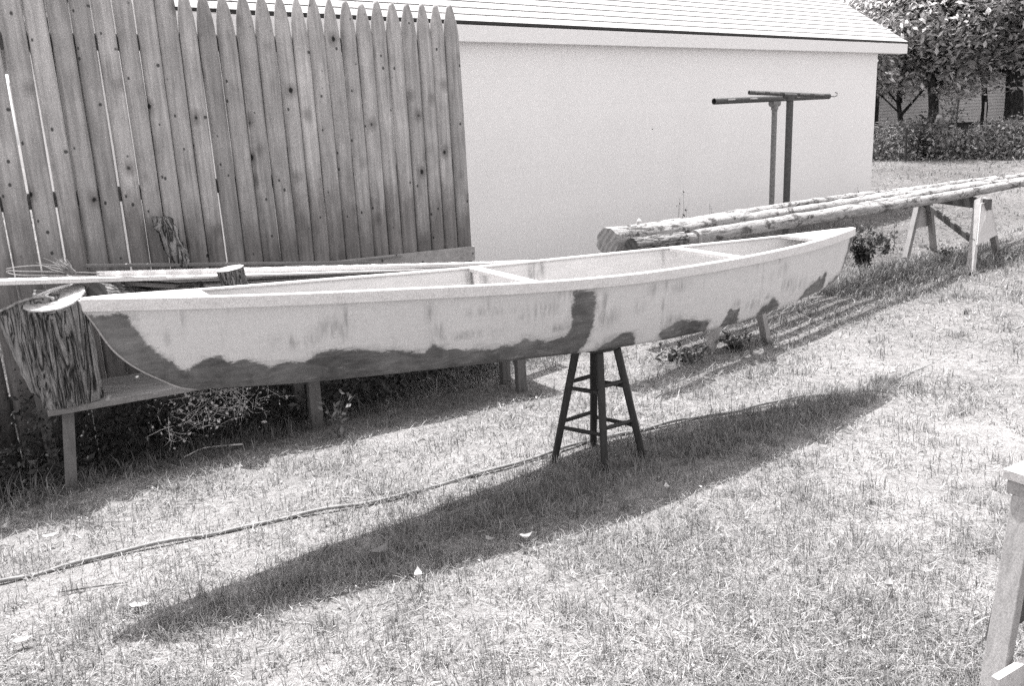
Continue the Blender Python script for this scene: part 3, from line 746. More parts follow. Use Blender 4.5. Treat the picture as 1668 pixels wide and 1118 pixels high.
# ------------------------------------------------------------------ peeled poles
PDv = Vector((4.9-1.65, 9.5-6.2, 0)).normalized(); PNv = Vector((PDv.y, -PDv.x, 0))   # PNv toward camera side
P0 = Vector((1.65, 6.2, 0))
def barklog(name, a, b_, r, label, mat='barkx', endm='endd', jit=.05, r2=None):
    a = Vector(a); b_ = Vector(b_); d_ = (b_-a).normalized(); y_ = d_.orthogonal().normalized(); z_ = d_.cross(y_)
    R = Matrix((d_, y_, z_)); m1 = MB(); K = 14; Ln = (b_-a).length
    m1.tube([Vector((Ln*i/(K-1), 0, 0)) for i in range(K)], [r+((r2 or r)-r)*i/(K-1) for i in range(K)], 20, capmi=1, jit=jit)
    o = m1.build(name, [M[mat], M[endm]]); o.matrix_world = Matrix.Translation(a)@R.transposed().to_4x4()
    for p_ in o.data.polygons: p_.use_smooth = len(p_.vertices) == 4
    return tag(o, label, 'log')
def pole(name, s0, s1, off, z0, z1, r0_, r1_, label, mat='peeled', bend=.02, off1=None, endm='endm', ph=0., grp='peeled poles laid across the two sawhorses'):
    off1 = off if off1 is None else off1; m1 = MB(); K = 46; pts = []; rr = []
    for i in range(K):
        k = i/(K-1); s_ = s0+(s1-s0)*k
        pts.append(P0+PDv*s_+PNv*(off+(off1-off)*k+bend*math.sin(k*5+ph))+Zv*(z0+(z1-z0)*k+bend*.8*math.sin(k*7+ph*2)))
        rr.append((r0_+(r1_-r0_)*k)*(1+random.uniform(-.05, .05)+(.16 if random.random() < .1 else 0)))
    base = pts[0].copy(); Rm = Matrix((PDv, PNv*-1, Zv))   # world->local rows
    m1.tube([Rm@(p-base) for p in pts], rr, 14, capmi=1, jit=.035)
    o = m1.build(name, [M[mat], M[endm]]); o.matrix_world = Matrix.Translation(base)@Rm.transposed().to_4x4()
    for pl in o.data.polygons: pl.use_smooth = len(pl.vertices) == 4
    return tag(o, label, 'pole' if name == 'pole' else 'log', grp)
pole('pole', -.42, 6.6, -.12, .845, .690, .052, .045, 'nearest of the pale peeled poles, lying lowest across the sawhorses', bend=.012, ph=.3, off1=.34)
pole('pole', -.15, 6.6, -.26, .83, .69, .048, .042, 'second peeled pole from the front, bright and knotty along its top', bend=.014, ph=1.7, off1=.17)
pole('pole', -.3, 6.9, -.41, .84, .69, .052, .043, 'third peeled pole from the front, reaching out past the far sawhorse', bend=.012, ph=3.1, off1=.0)
pole('pole', -.25, 6.3, -.57, .835, .70, .050, .038, 'fourth peeled pole from the front, lying between two others', bend=.016, ph=4.4, off1=-.17)
pole('pole', -.30, 5.9, -.74, .85, .70, .050, .034, 'rearmost peeled pole nearest the garage wall, its thin far end stopping short', bend=.012, ph=5.4, off1=-.36)
GL = 'rough logs at the near end of the pole pile'
barklog('log', gy(989, 394, 5.65), gy(1215, 360, 6.75), .087, 'thick log with a ragged pale cut end at the left of the pole pile', 'peeled', 'endm', .10, .070)['group'] = GL
barklog('log', gy(1028, 402, 5.45), gy(1112, 391, 5.85), .054, 'short dark log tucked under the ragged log just behind the canoe', 'barkx', 'endd', .06)['group'] = GL
barklog('log', gy(1112, 391, 5.9), gy(1200, 383, 6.35), .042, 'small log with a dark round end beside the nearest pole end', 'peeled', 'endd', .05)['group'] = GL  # dark end colour stands in for shade on this cut face
# ------------------------------------------------------------------ bench, stump, lumber
BDr = Vector((math.cos(math.radians(28)), math.sin(math.radians(28)), 0)); BNr = Vector((BDr.y, -BDr.x, 0))
bench = thing('bench', 'low rough plank bench along the foot of the fence with a stump on it', 'bench', (-1.2, 4.8, 0))
b0 = gz(150, 656, .43)
for k in range(3):
    m1 = MB(); a = b0-BDr*.20-BNr*(.07+.148*k)+Zv*-.0; e = b0+BDr*2.68-BNr*(.07+.148*k)
    m1.beam(a+Zv*(-.018+.002*k), e+Zv*(-.018+.002*k), .138, .034); m1.build('plank', M['bench'], bench, bevel=.003)
def bleg(fx, fy, topz, lean, w=.055, back=0):
    f = gz(fx, fy, 0)-BNr*back; m1 = MB(); m1.beam(f-Zv*.04, f+Vector(lean)+Zv*topz, w, w*.8, up=BNr); return m1.build('leg', M['benchleg'], bench, bevel=.003, origin=f)
bleg(115, 797, .392, (.01, .09, 0)); bleg(92, 785, .392, (-.02, .02, 0), back=.28)
bleg(516, 692, .392, (.0, .02, 0), .07); bleg(516, 692, .392, (0, 0, 0), .06, back=.34)
bleg(849, 637, .44, (.0, .0, 0), .06); bleg(835, 628, .44, (0, 0, 0), .06, back=.1)
# stump
sc_ = gz(124, 664, .435)-BNr*.150; sc_.z = 0
stump = thing('stump', 'big upright tree stump with furrowed bark and pale sawn top at the canoe tip', 'stump', tuple(sc_+Zv*.43))
m1 = MB(); K = 72; NL = 26; vs = []; fs = []; topz = .955
ph = [random.uniform(0, 6) for _ in range(8)]
for i in range(NL):
    k = i/(NL-1); z = .432+(topz-.432)*k
    for j in range(K):
        a = 2*PI*j/K
        r = .108+.016*k+.012*math.sin(2*a+ph[0])+.012*math.sin(3*a+ph[1]+k)+.016*abs(math.sin(7*a+ph[2]+.6*math.sin(3*k)))+.010*abs(math.sin(15*a+ph[3]+1.5*math.sin(4*k+2)))+.004*math.sin(31*a+6*k)
        lean_ = Vector((-.005, 0, 0))*k
        if i >= NL-3: r = r*(.25, .6, .8)[NL-1-i]+(.145+.010*math.sin(2*a+ph[0]))*(.75, .4, .2)[NL-1-i]
        vs.append(sc_+lean_+Vector((math.cos(a)*r, math.sin(a)*r, z+(.30*math.sin(a)*.13+.03*math.cos(a)*.13)*k**4+(0 if i < NL-1 else .006*math.sin(a*2)))))
for i in range(NL-1):
    for j in range(K): fs.append((i*K+j, i*K+(j+1) % K, (i+1)*K+(j+1) % K, (i+1)*K+j))
m1.add(vs, fs); st_b = m1.build('bark', M['bark'], stump, smooth=True, origin=sc_+Zv*.43)
m1 = MB(); n_ = (NL-1)*K; ring = vs[n_:n_+K]; cc = sum(ring, Vector())/K
m1.add([p+(cc-p)*.05+Zv*.004 for p in ring]+[p+(cc-p)*.02-Zv*.01 for p in ring], [tuple(range(K))]+[(i, i+K, (i+1) % K+K, (i+1) % K) for i in range(K)]); m1.build('cut_top', M['endl'], stump, origin=cc)
m1 = MB(); m1.add([vs[j]+Zv*.001 for j in range(K)], [tuple(range(K))[::-1]]); m1.build('cut_bottom', M['endm'], stump)
# split slab leaning against stump, left
sp = thing('split_log', 'split wedge of log with ragged bright rim leaning on the stump at the left edge', 'log', tuple(sc_+Vector((-.25, .05, .43))))
def irregular(poly, d_, mat, name, parent, jit=.004, sub=5):
    pts = []
    for i in range(len(poly)):
        a = Vector(poly[i]); b_ = Vector(poly[(i+1) % len(poly)])
        for k in range(sub):
            q_ = a.lerp(b_, k/sub)
            if k: q_ += Vector([random.uniform(-jit, jit) for _ in range(3)])
            pts.append(q_)
    mm = MB(); mm.prism(pts, d_); return mm.build(name, mat, parent)
Yp = sc_.y-.06
pl = [gy(-6, 508, Yp), gy(30, 494, Yp), gy(60, 486, Yp), gy(86, 485, Yp+.02), gy(94, 492, Yp), gy(80, 530, Yp-.01), gy(76, 590, Yp-.02), gy(70, 652, Yp), gy(50, 640, Yp), gy(26, 590, Yp), gy(6, 545, Yp)]
irregular(pl, Vector((.03, .20, 0)), M['split'], 'split_face', sp, .006)
rim = [gy(a_, b_, Yp-.012) for a_, b_ in ((-6, 510), (15, 500), (34, 491), (58, 485), (72, 483), (88, 487))]
m1 = MB(); m1.tube(smooth_pts(rim), .006, 6, jit=.3); m1.build('rim', M['endm'], sp)
# lumber
LB = []
def board(p, q_, w, h, mat, label, up=(0, 0, 1)):
    m1 = MB(); c_ = Vector(p); m1.beam(p, q_, w, h, up)
    d_ = (Vector(q_)-c_).normalized(); o = m1.build('board', M[mat], None, bevel=.002)
    # local frame along the board for the grain
    r = Matrix((d_, Zv.cross(d_).normalized(), d_.cross(Zv.cross(d_).normalized())))
    for v_ in o.data.vertices: v_.co = r@(v_.co-c_)
    o.matrix_world = Matrix.Translation(c_)@r.transposed().to_4x4()
    return tag(o, label, 'board', 'loose boards and strips stacked in front of the fence')
def gf(x, y, dist): return gplane(x, y, FP+FN*dist, FN)
board(gf(-60, 461, .64), gf(420, 447, .60), .11, .022, 'pine', 'bright new board sticking out past the stump at the left of the lumber pile')
board(gf(160, 447, .56), gf(890, 427, .67), .09, .022, 'pine', 'longest bright board of the pile, running right past the fence end')
board(gf(140, 433, .20), gf(600, 427, .16), .05, .016, 'dlum', 'uppermost dark strip lying close along the fence')
board(gf(175, 455, .50), gf(660, 443, .50), .08, .020, 'dlum', 'dark weathered board just below the long bright board')
board(gf(270, 453, .66), gf(740, 437, .66), .05, .012, 'pine', 'narrow pale strip lying between two dark boards')
board(gf(200, 460, .52), gf(330, 468, .55), .10, .022, 'dlum', 'short dark board end above the canoe bow')
board(gf(300, 463, .50), gf(700, 442, .46), .04, .012, 'dlum', 'thin lath angled down to the canoe edge')
board(gf(560, 428, .08), gf(655, 417, .075), .02, .006, 'dlum', 'short thin splinter lying across the fence baseboard')
# bent cane loop
m1 = MB(); pts = [gy(a, b_, 4.15) for a, b_ in ((240, 452), (150, 450), (80, 449), (30, 448), (12, 444), (14, 441), (35, 442), (90, 443), (170, 445))]
m1.tube(smooth_pts(pts), .0022, 6); tag(m1.build('bent_strip', M['board'], origin=pts[4]), 'thin bent wooden strip looping back on itself at the left of the lumber', 'wood strip')
m1 = MB(); pts = [gy(a, b_, 4.2) for a, b_ in ((10, 438), (35, 434), (70, 433), (95, 438), (115, 442))]
m1.tube(smooth_pts(pts), .0022, 6); tag(m1.build('bent_strip', M['board'], origin=pts[0]), 'second thin bent strip arching above the looped one', 'wood strip')
# bundle of twigs
m1 = MB()
for k in range(26):
    a = gy(118+random.uniform(-6, 6), 446+random.uniform(-3, 3), 4.12); e = gy(90+random.gauss(4, 12), 421+random.uniform(-3, 10), 4.14+random.uniform(-.05, .05)); m1.tube([a, a.lerp(e, .5)+Vector((random.uniform(-.01, .01), 0, random.uniform(-.01, .01))), e], [.0035, .0025, .001], 5)
tag(m1.build('twig_bundle', M['bench'], origin=gy(115, 446, 4.12)), 'small frayed bundle of twigs stuck up above the left boards', 'twigs')
# logs on the bench
barklog('log', gf(157, 482, .72), gf(262, 492, .40), .066, 'grey log lying on the bench with its dark cut end just above the stump')
barklog('log_post', gf(402, 505, .73)-Vector((0,0,.25)), gf(375, 437, .73), .064, 'short upright log with pale sawn top between boards and canoe', mat='barkx', endm='endl', r2=.070)
barklog('log', gy(60, 500, 4.6), gy(330, 485, 4.75), .09, 'long dark log lying on the bench against the fence under the boards')
# support blocks under boards
pb = FP+FD*-1.1+FN*.50
barklog('log', Vector((pb.x, pb.y, .432)), Vector((pb.x+.01, pb.y+.03, .84)), .07, 'upright log section propping the boards behind the canoe')
# bark slab leaning on fence
m1 = MB(); ctr = [(262, 352), (270, 372), (281, 396), (292, 418), (300, 436)]; hw = [15, 20, 19, 17, 13]
Lp = []; Rp = []
for k in range(17):
    u_ = k/16*4; i = min(3, int(u_)); f_ = u_-i; cx = ctr[i][0]*(1-f_)+ctr[i+1][0]*f_; cy = ctr[i][1]*(1-f_)+ctr[i+1][1]*f_; w_ = hw[i]*(1-f_)+hw[i+1]*f_
    Pp = FP+FN*(.10+.012*k/2)
    Lp.append(gplane(cx-w_+random.uniform(-3, 3), cy+random.uniform(-2, 2), Pp, FN)); Rp.append(gplane(cx+w_+random.uniform(-3, 3), cy+random.uniform(-2, 2), Pp, FN))
vs = []; fs = []
for k in range(17):
    for j in range(7):
        q_ = Lp[k].lerp(Rp[k], j/6)+FN*(.035*math.sin(PI*j/6)+random.uniform(-.006, .006)); vs.append(q_)
for k in range(16):
    for j in range(6): fs.append((k*7+j, (k+1)*7+j, (k+1)*7+j+1, k*7+j+1))
m1.add(vs, fs); o = m1.build('bark_slab', M['bark'], origin=Lp[8], smooth=True); so = o.modifiers.new('s', 'SOLIDIFY'); so.thickness = .02
tag(o, 'ragged slab of bark leaning against the fence above the boards', 'bark slab')

# ------------------------------------------------------------------ clothesline posts
def tpost(top, baseY, r, a, b_, rb, label, mat, fit=False, hook=False):
    p = Vector(top); t = thing('clothesline_post', label, 'clothesline post', (p.x, p.y, 0), 'pipe clothesline posts standing in front of the garage wall')
    m1 = MB(); m1.tube([Vector((p.x-.012, p.y, -.1)), p], r, 16); m1.build('post', M[mat], t, smooth=True)
    a = Vector(a); b_ = Vector(b_); d_ = (b_-a).normalized(); y_ = d_.cross(Zv).normalized(); z_ = y_.cross(d_)
    # hollow crossbar
    m1 = MB(); n = 18; vs = []
    for P_, rr in ((a, rb), (b_, rb), (b_, rb*.78), (a, rb*.78)):
        for j in range(n): vs.append(P_+y_*math.cos(2*PI*j/n)*rr+z_*math.sin(2*PI*j/n)*rr)
    fs = []
    for k in range(4):
        for j in range(n): fs.append((k*n+j, k*n+(j+1) % n, ((k+1) % 4)*n+(j+1) % n, ((k+1) % 4)*n+j))
    m1.add(vs, fs); m1.build('crossbar', M['piped'], t)
    m1 = MB(); m1.tube([p-Zv*rb*2.2, p+Zv*rb*.3], r*1.3, 16); m1.tube([p+Zv*(0)-d_*r*2.0, p+d_*r*2.0], rb*1.18, 16); m1.build('tee_fitting', M[mat], t)
    for k in (.12, .3, .68, .86):
        q_ = a.lerp(b_, k); m1 = MB(); m1.tube([q_+y_*rb*.9+z_*rb*.3-d_*.05, q_+y_*rb*1.12+z_*rb*.3-d_*.03, q_+y_*rb*1.12+z_*rb*.3+d_*.03, q_+y_*rb*.9+z_*rb*.3+d_*.05], .009, 6); m1.build('line_loop', M['pipe' if hook else 'board'], t)
    if hook:
        m1 = MB(); q_ = b_; pts = [q_-d_*.02, q_+d_*.06+Zv*-.005, q_+d_*.09+Zv*.005, q_+d_*.095+Zv*.03, q_+d_*.07+Zv*.035]; m1.tube(pts, .005, 6); m1.build('hook', M['piped'], t)
pt = gy(1262, 168, 9.3); tpost(pt, 9.3, .028, gy(1163, 165, 8.75), gy(1350, 156.5, 9.8), .030, 'thinner pale pipe clothesline post, left one of the pair', 'pipe')
pt = gy(1287, 156, 8.7); tpost(pt, 8.7, .033, gy(1220, 150.5, 8.6), gy(1350, 156, 8.83), .020, 'thicker dark pipe clothesline post, right one, with a wire hook', 'piped', hook=True)

# ------------------------------------------------------------------ hose
hp = [(-160, 985), (0, 950), (120, 922), (300, 880), (440, 848), (590, 816), (740, 778), (900, 738), (1000, 712), (1100, 691), (1180, 674), (1260, 655), (1350, 640), (1440, 626), (1550, 573), (1668, 530), (1800, 486)]
pts = smooth_pts([gz(a, b_, .012) for a, b_ in hp], 8)
for k, p in enumerate(pts):
    p.z = float(gh(p.x, p.y))+.012+.005*math.sin(k*.37)+.003*math.sin(k*.9); p.y += .002*math.sin(k*.55)
    if p.x > 2.0: p.z -= .014
m1 = MB(); m1.tube(pts, .0088, 10); o = m1.build('garden_hose', M['hose'], origin=pts[20], smooth=True)
tag(o, 'long thin garden hose lying across the grass under the canoe', 'garden hose')
# stick on the grass
m1 = MB(); pts = [gz(a, b_, .02) for a, b_ in ((100, 965), (150, 957), (208, 949))]; m1.tube(pts, .003, 6); tag(m1.build('twig', M['twig'], origin=pts[0]), 'thin dark twig on the grass just below the hose', 'twig')
m1 = MB(); pts = [gz(a, b_, .03) for a, b_ in ((300, 745), (330, 731), (360, 727), (395, 724))]; m1.tube(smooth_pts(pts), [.003+.006*i/18 for i in range(19)], 6, flat=.4); tag(m1.build('twig', M['pine'], origin=pts[0]), 'pale curved stick on the dark ground under the canoe bow', 'twig')

# ------------------------------------------------------------------ weeds
def weed(name, pos, h, n_st, label, cat='weed', spread=.1, leaf=.03, per=10, mat='weed', lo=0., hi=1., group=None, flat=.3):
    pos = Vector(pos); t = thing(name, label, cat, tuple(pos), group); m1 = MB(); P = []; sz = []
    for k in range(n_st):
        az = random.uniform(0, 2*PI); sp_ = random.uniform(.2, 1)*spread; hh = h*random.uniform(.6, 1)
        e = pos+Vector((math.cos(az)*sp_, math.sin(az)*sp_, hh)); mid = pos.lerp(e, .5)+Vector((-math.cos(az), -math.sin(az), 0))*sp_*.25
        st_ = pos+Vector((math.cos(az), math.sin(az), 0))*sp_*.15
        m1.tube([st_, mid, e], [.003, .0022, .001], 5)
        for j in range(per):
            k_ = random.uniform(.03, 1.0); q_ = (st_.lerp(mid, k_*2) if k_ < .5 else mid.lerp(e, k_*2-1))
            P.append(q_+Vector([random.gauss(0, leaf*.7) for _ in range(3)])); sz.append(leaf*random.uniform(.5, 1.2))
    m1.build('stem', M['twig'], t)
    P = np.array([tuple(p) for p in P]); P[:, 2] = np.maximum(P[:, 2], .02)
    o = leafcloud('leaves', P-np.array(pos), np.array(sz), RNG.uniform(lo, hi, len(P)), M[mat], t, flatten=flat, seed=random.randint(0, 9999))
    return t
weed('weed', gz(1405, 437, 0), .42, 30, 'dark bushy weed right behind the canoe right tip', spread=.30, leaf=.032, per=30, hi=.7)
weed('weed', gz(1440, 415, 0), .30, 8, 'lower leafy weed between the bushy weed and the far sawhorse', spread=.16, leaf=.03, per=14)
weed('weed', gz(1456, 410, 0), .34, 2, 'slender upright weed with a single dark head beside the sawhorse', spread=.03, leaf=.02, per=16, hi=.5)
weed('weed', gz(1540, 420, 0), .16, 12, 'low tangle of weeds beneath the far sawhorse', spread=.30, leaf=.025, per=12)
weed('weed', gz(1645, 425, 0), .14, 12, 'weeds at the right feet of the far sawhorse', spread=.3, leaf=.025, per=12)
weed('weed', gz(1100, 588, 0), .10, 12, 'leafy ground weed beneath the canoe left of the near sawhorse', spread=.30, leaf=.03, per=22, hi=.6)
weed('weed', gz(1200, 572, 0), .13, 12, 'weeds growing between the legs of the near sawhorse', spread=.22, leaf=.025, per=14, hi=.7)
wp = KC+BD*-4.6-BN*.5
for px, py, Yd, hh, lab in ((1100, 345, 9.5, .95, 'thin branching weed in front of the garage wall'), (1115, 350, 9.6, .9, 'thin weed stem right beside the branching one at the wall'), (1158, 345, 9.7, 1.05, 'taller thin weed against the garage wall left of the posts'), (1392, 300, 12.6, .6, 'small faint weed near the garage corner')):
    p = gy(px, py, Yd); weed('wall_weed', (p.x, p.y, 0), hh, 2, lab, spread=.07, leaf=.022, per=12, hi=.8)
p = gy(1041, 362, 6.0)
t = thing('white_flower', 'small white flower head standing above the ragged log end', 'flower', (p.x, p.y, 0))
m1 = MB(); m1.tube([Vector((p.x-.03, p.y, 0)), p-Zv*.06-Vector((.04, 0, 0)), p-Zv*.01], .002, 5); m1.build('stem', M['twig'], t)
m1 = MB(); m1.tube([p-Zv*.028, p-Zv*.012, p+Zv*.01, p+Zv*.026], [.004, .021, .017, .003], 9, jit=.2); m1.build('bloom', M['endl'], t)
# dead leaning plant near the bench leg
t = weed('dead_weed', gz(548, 712, 0), .30, 5, 'pale dried plant leaning by the second bench leg', spread=.14, leaf=.028, per=10, mat='grass', lo=.0, hi=.4)
# undergrowth behind & under the bench: uncountable
n = 12000; s_ = RNG.uniform(-3.6, .15, n); q = RNG.uniform(-.02, .62, n)
ux = FP.x+FD.x*s_+FN.x*q; uy = FP.y+FD.y*s_+FN.y*q
hh = RNG.uniform(0, 1, n)**1.6*(.34-.32*np.clip(q-.15, 0, 1))*(.45+vnoise(ux, uy, 3, 9))
hh *= np.where(s_ > -1.2, .7, np.where(s_ < -2.3, 1.7, 1.1))
P = np.stack([ux, uy, hh+gh(ux, uy)], 1)
o = leafcloud('undergrowth_leaves', P, RNG.uniform(.012, .032, n), np.where(RNG.random(n) < .05, RNG.uniform(.7, 1, n), RNG.uniform(0, .45, n)), M['weed'], flatten=.4, seed=21)
tag(o, 'dark leafy undergrowth along the fence foot beneath the bench', 'undergrowth', kind='stuff')
n = 9000; s_ = RNG.uniform(-3.8, .5, n); q = RNG.uniform(-.02, .85, n); ux = FP.x+FD.x*s_+FN.x*q; uy = FP.y+FD.y*s_+FN.y*q
o = blades('long_grass', ux, uy, RNG.uniform(.05, .20, n)*(.5+.8*vnoise(ux, uy, 3, 12)), RNG.uniform(.002, .005, n), RNG.uniform(0, 2*PI, n), RNG.uniform(.2, 1.2, n), RNG.uniform(.2, 1.1, n),
           np.where(RNG.random(n) < .07, RNG.uniform(.3, .9, n), RNG.uniform(0, .16, n)), M['grass'])
tag(o, 'long uncut grass and straws around the bench legs', 'long grass', kind='stuff')
n = 9000; k1 = RNG.uniform(0, 1, n); q = RNG.normal(0, .32, n)
ux = 2.9+2.7*k1+q*.7; uy = 7.9+2.0*k1-q*.7
o = blades('rough_grass', ux, uy, RNG.uniform(.05, .17, n)*(.4+.9*vnoise(ux, uy, 2, 17)), RNG.uniform(.004, .009, n), RNG.uniform(0, 2*PI, n), RNG.uniform(.1, 1.0, n), RNG.uniform(.2, 1.1, n),
           np.where(RNG.random(n) < .12, RNG.uniform(.4, .8, n), RNG.uniform(0, .28, n)), M['grass'])
tag(o, 'rough darker grass below the peeled poles and around the far sawhorse', 'long grass', kind='stuff')
# pile of dry brush under the canoe bow (lit)
m1 = MB(); c0 = gz(370, 705, 0)
bp = []
for k in range(170):
    u_ = max(-1, min(1, random.gauss(-.15, .38))); a = Vector((c0.x+u_*.42*FD.x+.02, c0.y+u_*.42*FD.y-.03, random.uniform(.12, .40)-.1*abs(u_)))+FN*random.uniform(-.05, .16)
    dd = Vector((random.gauss(0, 1), random.gauss(0, .6), random.gauss(0, .7))).normalized()*random.uniform(.02, .09)
    m1.tube([a-dd, a+Vector((random.uniform(-.015, .015), 0, random.uniform(-.015, .015))), a+dd], [.0008, .0016, .0006], 4)
    for q_ in range(2):
        b_ = a+Vector((random.gauss(0, .035), random.gauss(0, .035), random.gauss(0, .035))); t_ = Vector((random.gauss(0, 1), random.gauss(0, 1), random.gauss(0, 1))).normalized()*random.uniform(.004, .014); w_ = t_.orthogonal()*.5
        m1.add([b_-t_, b_-w_, b_+t_, b_+w_], [(0, 1, 2), (0, 2, 3)])
tag(m1.build('dry_brush', M['pine'], origin=c0), 'heap of pale dry brush and stalks under the canoe bow', 'brush heap', kind='stuff')

# ------------------------------------------------------------------ trees
def tree(name, x, y, th, cr, cz, rz_, label, ncl=70, per=260, leaf=.12, trunk_r=.14, group='leafy trees around the yards', low=None, seed=0):
    r = np.random.default_rng(seed); rr_ = random.Random(seed)
    t = thing(name, label, 'tree', (x, y, 0), group)
    m1 = MB(); m1.tube([(x, y, -.2), (x+.05, y, th*.4), (x-.05, y+.1, th*.8), (x, y, cz)], [trunk_r*1.2, trunk_r, trunk_r*.8, trunk_r*.35], 12, jit=.05)
    cl = []
    for k in range(ncl):
        v_ = r.normal(size=3); v_ /= np.linalg.norm(v_); q_ = r.random()**.42
        cl.append(np.array([x+v_[0]*cr*q_, y+v_[1]*cr*q_, cz+v_[2]*rz_*q_]))
        if k % 4 == 0: 
            e = Vector(cl[-1]); s0 = Vector((x, y, th*.55+rr_.random()*(cz-th*.55))); m1.tube([s0, s0.lerp(e, .5)+Vector((0, 0, .2)), e], [trunk_r*.35, trunk_r*.2, .012], 6)
    m1.build('trunk', M['trunk'], t, smooth=True)
    P = []; sh = []
    for c_ in cl:
        s_ = r.uniform(.35, .8)*cr*.26; k = int(per*r.uniform(.4, 1.1)); g_ = r.normal(size=(k, 3))*[s_, s_, s_*.6]; P.append(c_+g_); sh.append(np.clip(r.uniform(.1, .8)+r.normal(0, .22, k), 0, 1))
    P = np.concatenate(P); sh = np.concatenate(sh)
    if low is not None: k = P[:, 2] > low+.5*(vnoise(P[:, 0], P[:, 1], 1.5, 31)); P = P[k]; sh = sh[k]
    leafcloud('crown', P-np.array([x, y, 0]), r.uniform(.5, 1.3, len(P))*leaf, sh, M['leafdark'], t, flatten=.5, seed=seed)
    return t
def wx(px, Yd): return gz(px, 162, 1.7001).x if False else gy(px, 200, Yd).x
tree('maple_tree', wx(1466, 30), 30, 2.0, 3.6, 4.6, 3.6, 'tree with a thin trunk nearest the garage corner', 80, 300, .11, .09, low=1.5, seed=1)
tree('maple_tree', wx(1517, 29), 29, 3.2, 3.8, 4.9, 3.6, 'tree with dark trunk in the middle of the back yard', 90, 320, .11, .15, low=1.5, seed=2)
tree('maple_tree', wx(1600, 31), 31, 3.2, 4.0, 5.0, 3.6, 'wide crowned tree in front of the far clapboard house', 95, 320, .11, .10, low=2.2, seed=3)
tree('maple_tree', wx(1648, 28), 28, 3.2, 3.8, 5.2, 4.0, 'tree with a thick dark trunk at the right edge of the picture', 95, 320, .11, .26, low=1.3, seed=4)
tree('maple_tree', wx(1760, 27), 27, 3.2, 4.0, 6.2, 3.8, 'tree just outside the right edge with leaves reaching into view', 80, 280, .11, .2, low=1.3, seed=5)
tree('maple_tree', wx(1420, 36), 36, 4, 4.6, 7.0, 4.2, 'taller pale tree rising behind the garage roof', 80, 280, .14, .2, low=2.6, seed=6)
tree('maple_tree', wx(1560, 50), 50, 4, 7.5, 8.5, 6.0, 'large tree mass standing behind the far house', 90, 260, .22, .3, low=3.0, seed=7)
tree('maple_tree', wx(1700, 48), 48, 4, 7.5, 8.5, 6.0, 'large tree mass farther right behind the far house', 90, 260, .22, .3, low=3.0, seed=8)
tree('maple_tree', -4.6, 9.5, 3.0, 2.2, 4.6, 1.7, 'tree behind the fence with leaves above the left pickets', 60, 260, .06, .12, low=2.8, seed=9)
# hedge of tall weeds at the end of the lawn
n = 19000; k = RNG.uniform(-.15, 1.35, n); h0 = gz(1425, 262, 0); h1 = gz(1668, 262, 0)
hx = h0.x+(h1.x-h0.x)*k+RNG.uniform(-.2, 1.6, n); hy = h0.y+(h1.y-h0.y)*k+RNG.uniform(.1, 2.2, n)
hz = RNG.uniform(0, 1, n)**1.5*(.45+.7*vnoise(hx, hy, .9, 14)+.5*vnoise(hx, hy, 3, 15))*.85
o = leafcloud('hedge_growth', np.stack([hx, hy, hz], 1), RNG.uniform(.03, .085, n), RNG.uniform(0, 1, n)*.8, M['tallweed'], flatten=.1, seed=33)
tag(o, 'band of tall dark weeds along the back edge of the lawn', 'tall weeds', kind='stuff')
# shrub with pale blossoms
t = weed('shrub', (gy(1545, 230, 27.5).x, 27.5, 0), 1.9, 16, 'pale leaved shrub with round white blossoms beyond the weeds', 'shrub', spread=.7, leaf=.07, per=40, mat='grass', lo=.1, hi=.5)
weed('shrub', (gy(1500, 240, 25.5).x, 25.5, 0), 1.25, 16, 'dark broad-leaved shrub standing forward in the tall weeds', 'shrub', spread=.9, leaf=.08, per=40, hi=.8)
for px, py in ((1530, 191), (1541, 195)):
    p = gy(px, py, 27.0); m1 = MB(); m1.tube([p-Zv*.09, p-Zv*.06, p, p+Zv*.06, p+Zv*.09], [.02, .07, .095, .07, .02], 12, jit=.1); m1.build('blossom', M['endl'], t)

# ------------------------------------------------------------------ far yard
hA = gy(1415, 207, 38); hB = gy(1633, 203, 38)
house = thing('house', 'grey clapboard house on a dark foundation beyond the trees', 'building', (hA.x+4, 40, 0))
def clap(name, x0, x1, y, z0, z1, ex=.125):
    m1 = MB(); nn = int((z1-z0)/ex)
    for k in range(nn):
        a = z0+k*ex; m1.add([(x0, y-.03, a), (x1, y-.03, a), (x1, y-.004, a+ex), (x0, y-.004, a+ex), (x0, y, a), (x1, y, a)], [(0, 1, 2, 3), (4, 5, 1, 0)])
    m1.hexa([Vector(p) for p in ((x0, y, z0), (x1, y, z0), (x1, y+6, z0), (x0, y+6, z0), (x0, y, z0+nn*ex), (x1, y, z0+nn*ex), (x1, y+6, z0+nn*ex), (x0, y+6, z0+nn*ex))])
    return m1.build(name, M['clap'], house)
clap('wall', hA.x-2, hB.x, 38, .62, 5.4); clap('wall', hB.x+.35, hB.x+9, 37.2, .85, 5.4)
m1 = MB(); m1.hexa([Vector(p) for p in ((hA.x-1.98, 38.05, -.1), (hB.x-.02, 38.05, -.1), (hB.x-.02, 43.9, -.1), (hA.x-1.98, 43.9, -.1), (hA.x-1.98, 38.05, .618), (hB.x-.02, 38.05, .618), (hB.x-.02, 43.9, .618), (hA.x-1.98, 43.9, .618))]); m1.build('foundation', M['tar'], house)
m1 = MB(); m1.hexa([Vector(p) for p in ((hB.x+.37, 37.25, -.1), (hB.x+8.9, 37.25, -.1), (hB.x+8.9, 43, -.1), (hB.x+.37, 43, -.1), (hB.x+.37, 37.25, .848), (hB.x+8.9, 37.25, .848), (hB.x+8.9, 43, .848), (hB.x+.37, 43, .848))]); m1.build('foundation', M['tar'], house)
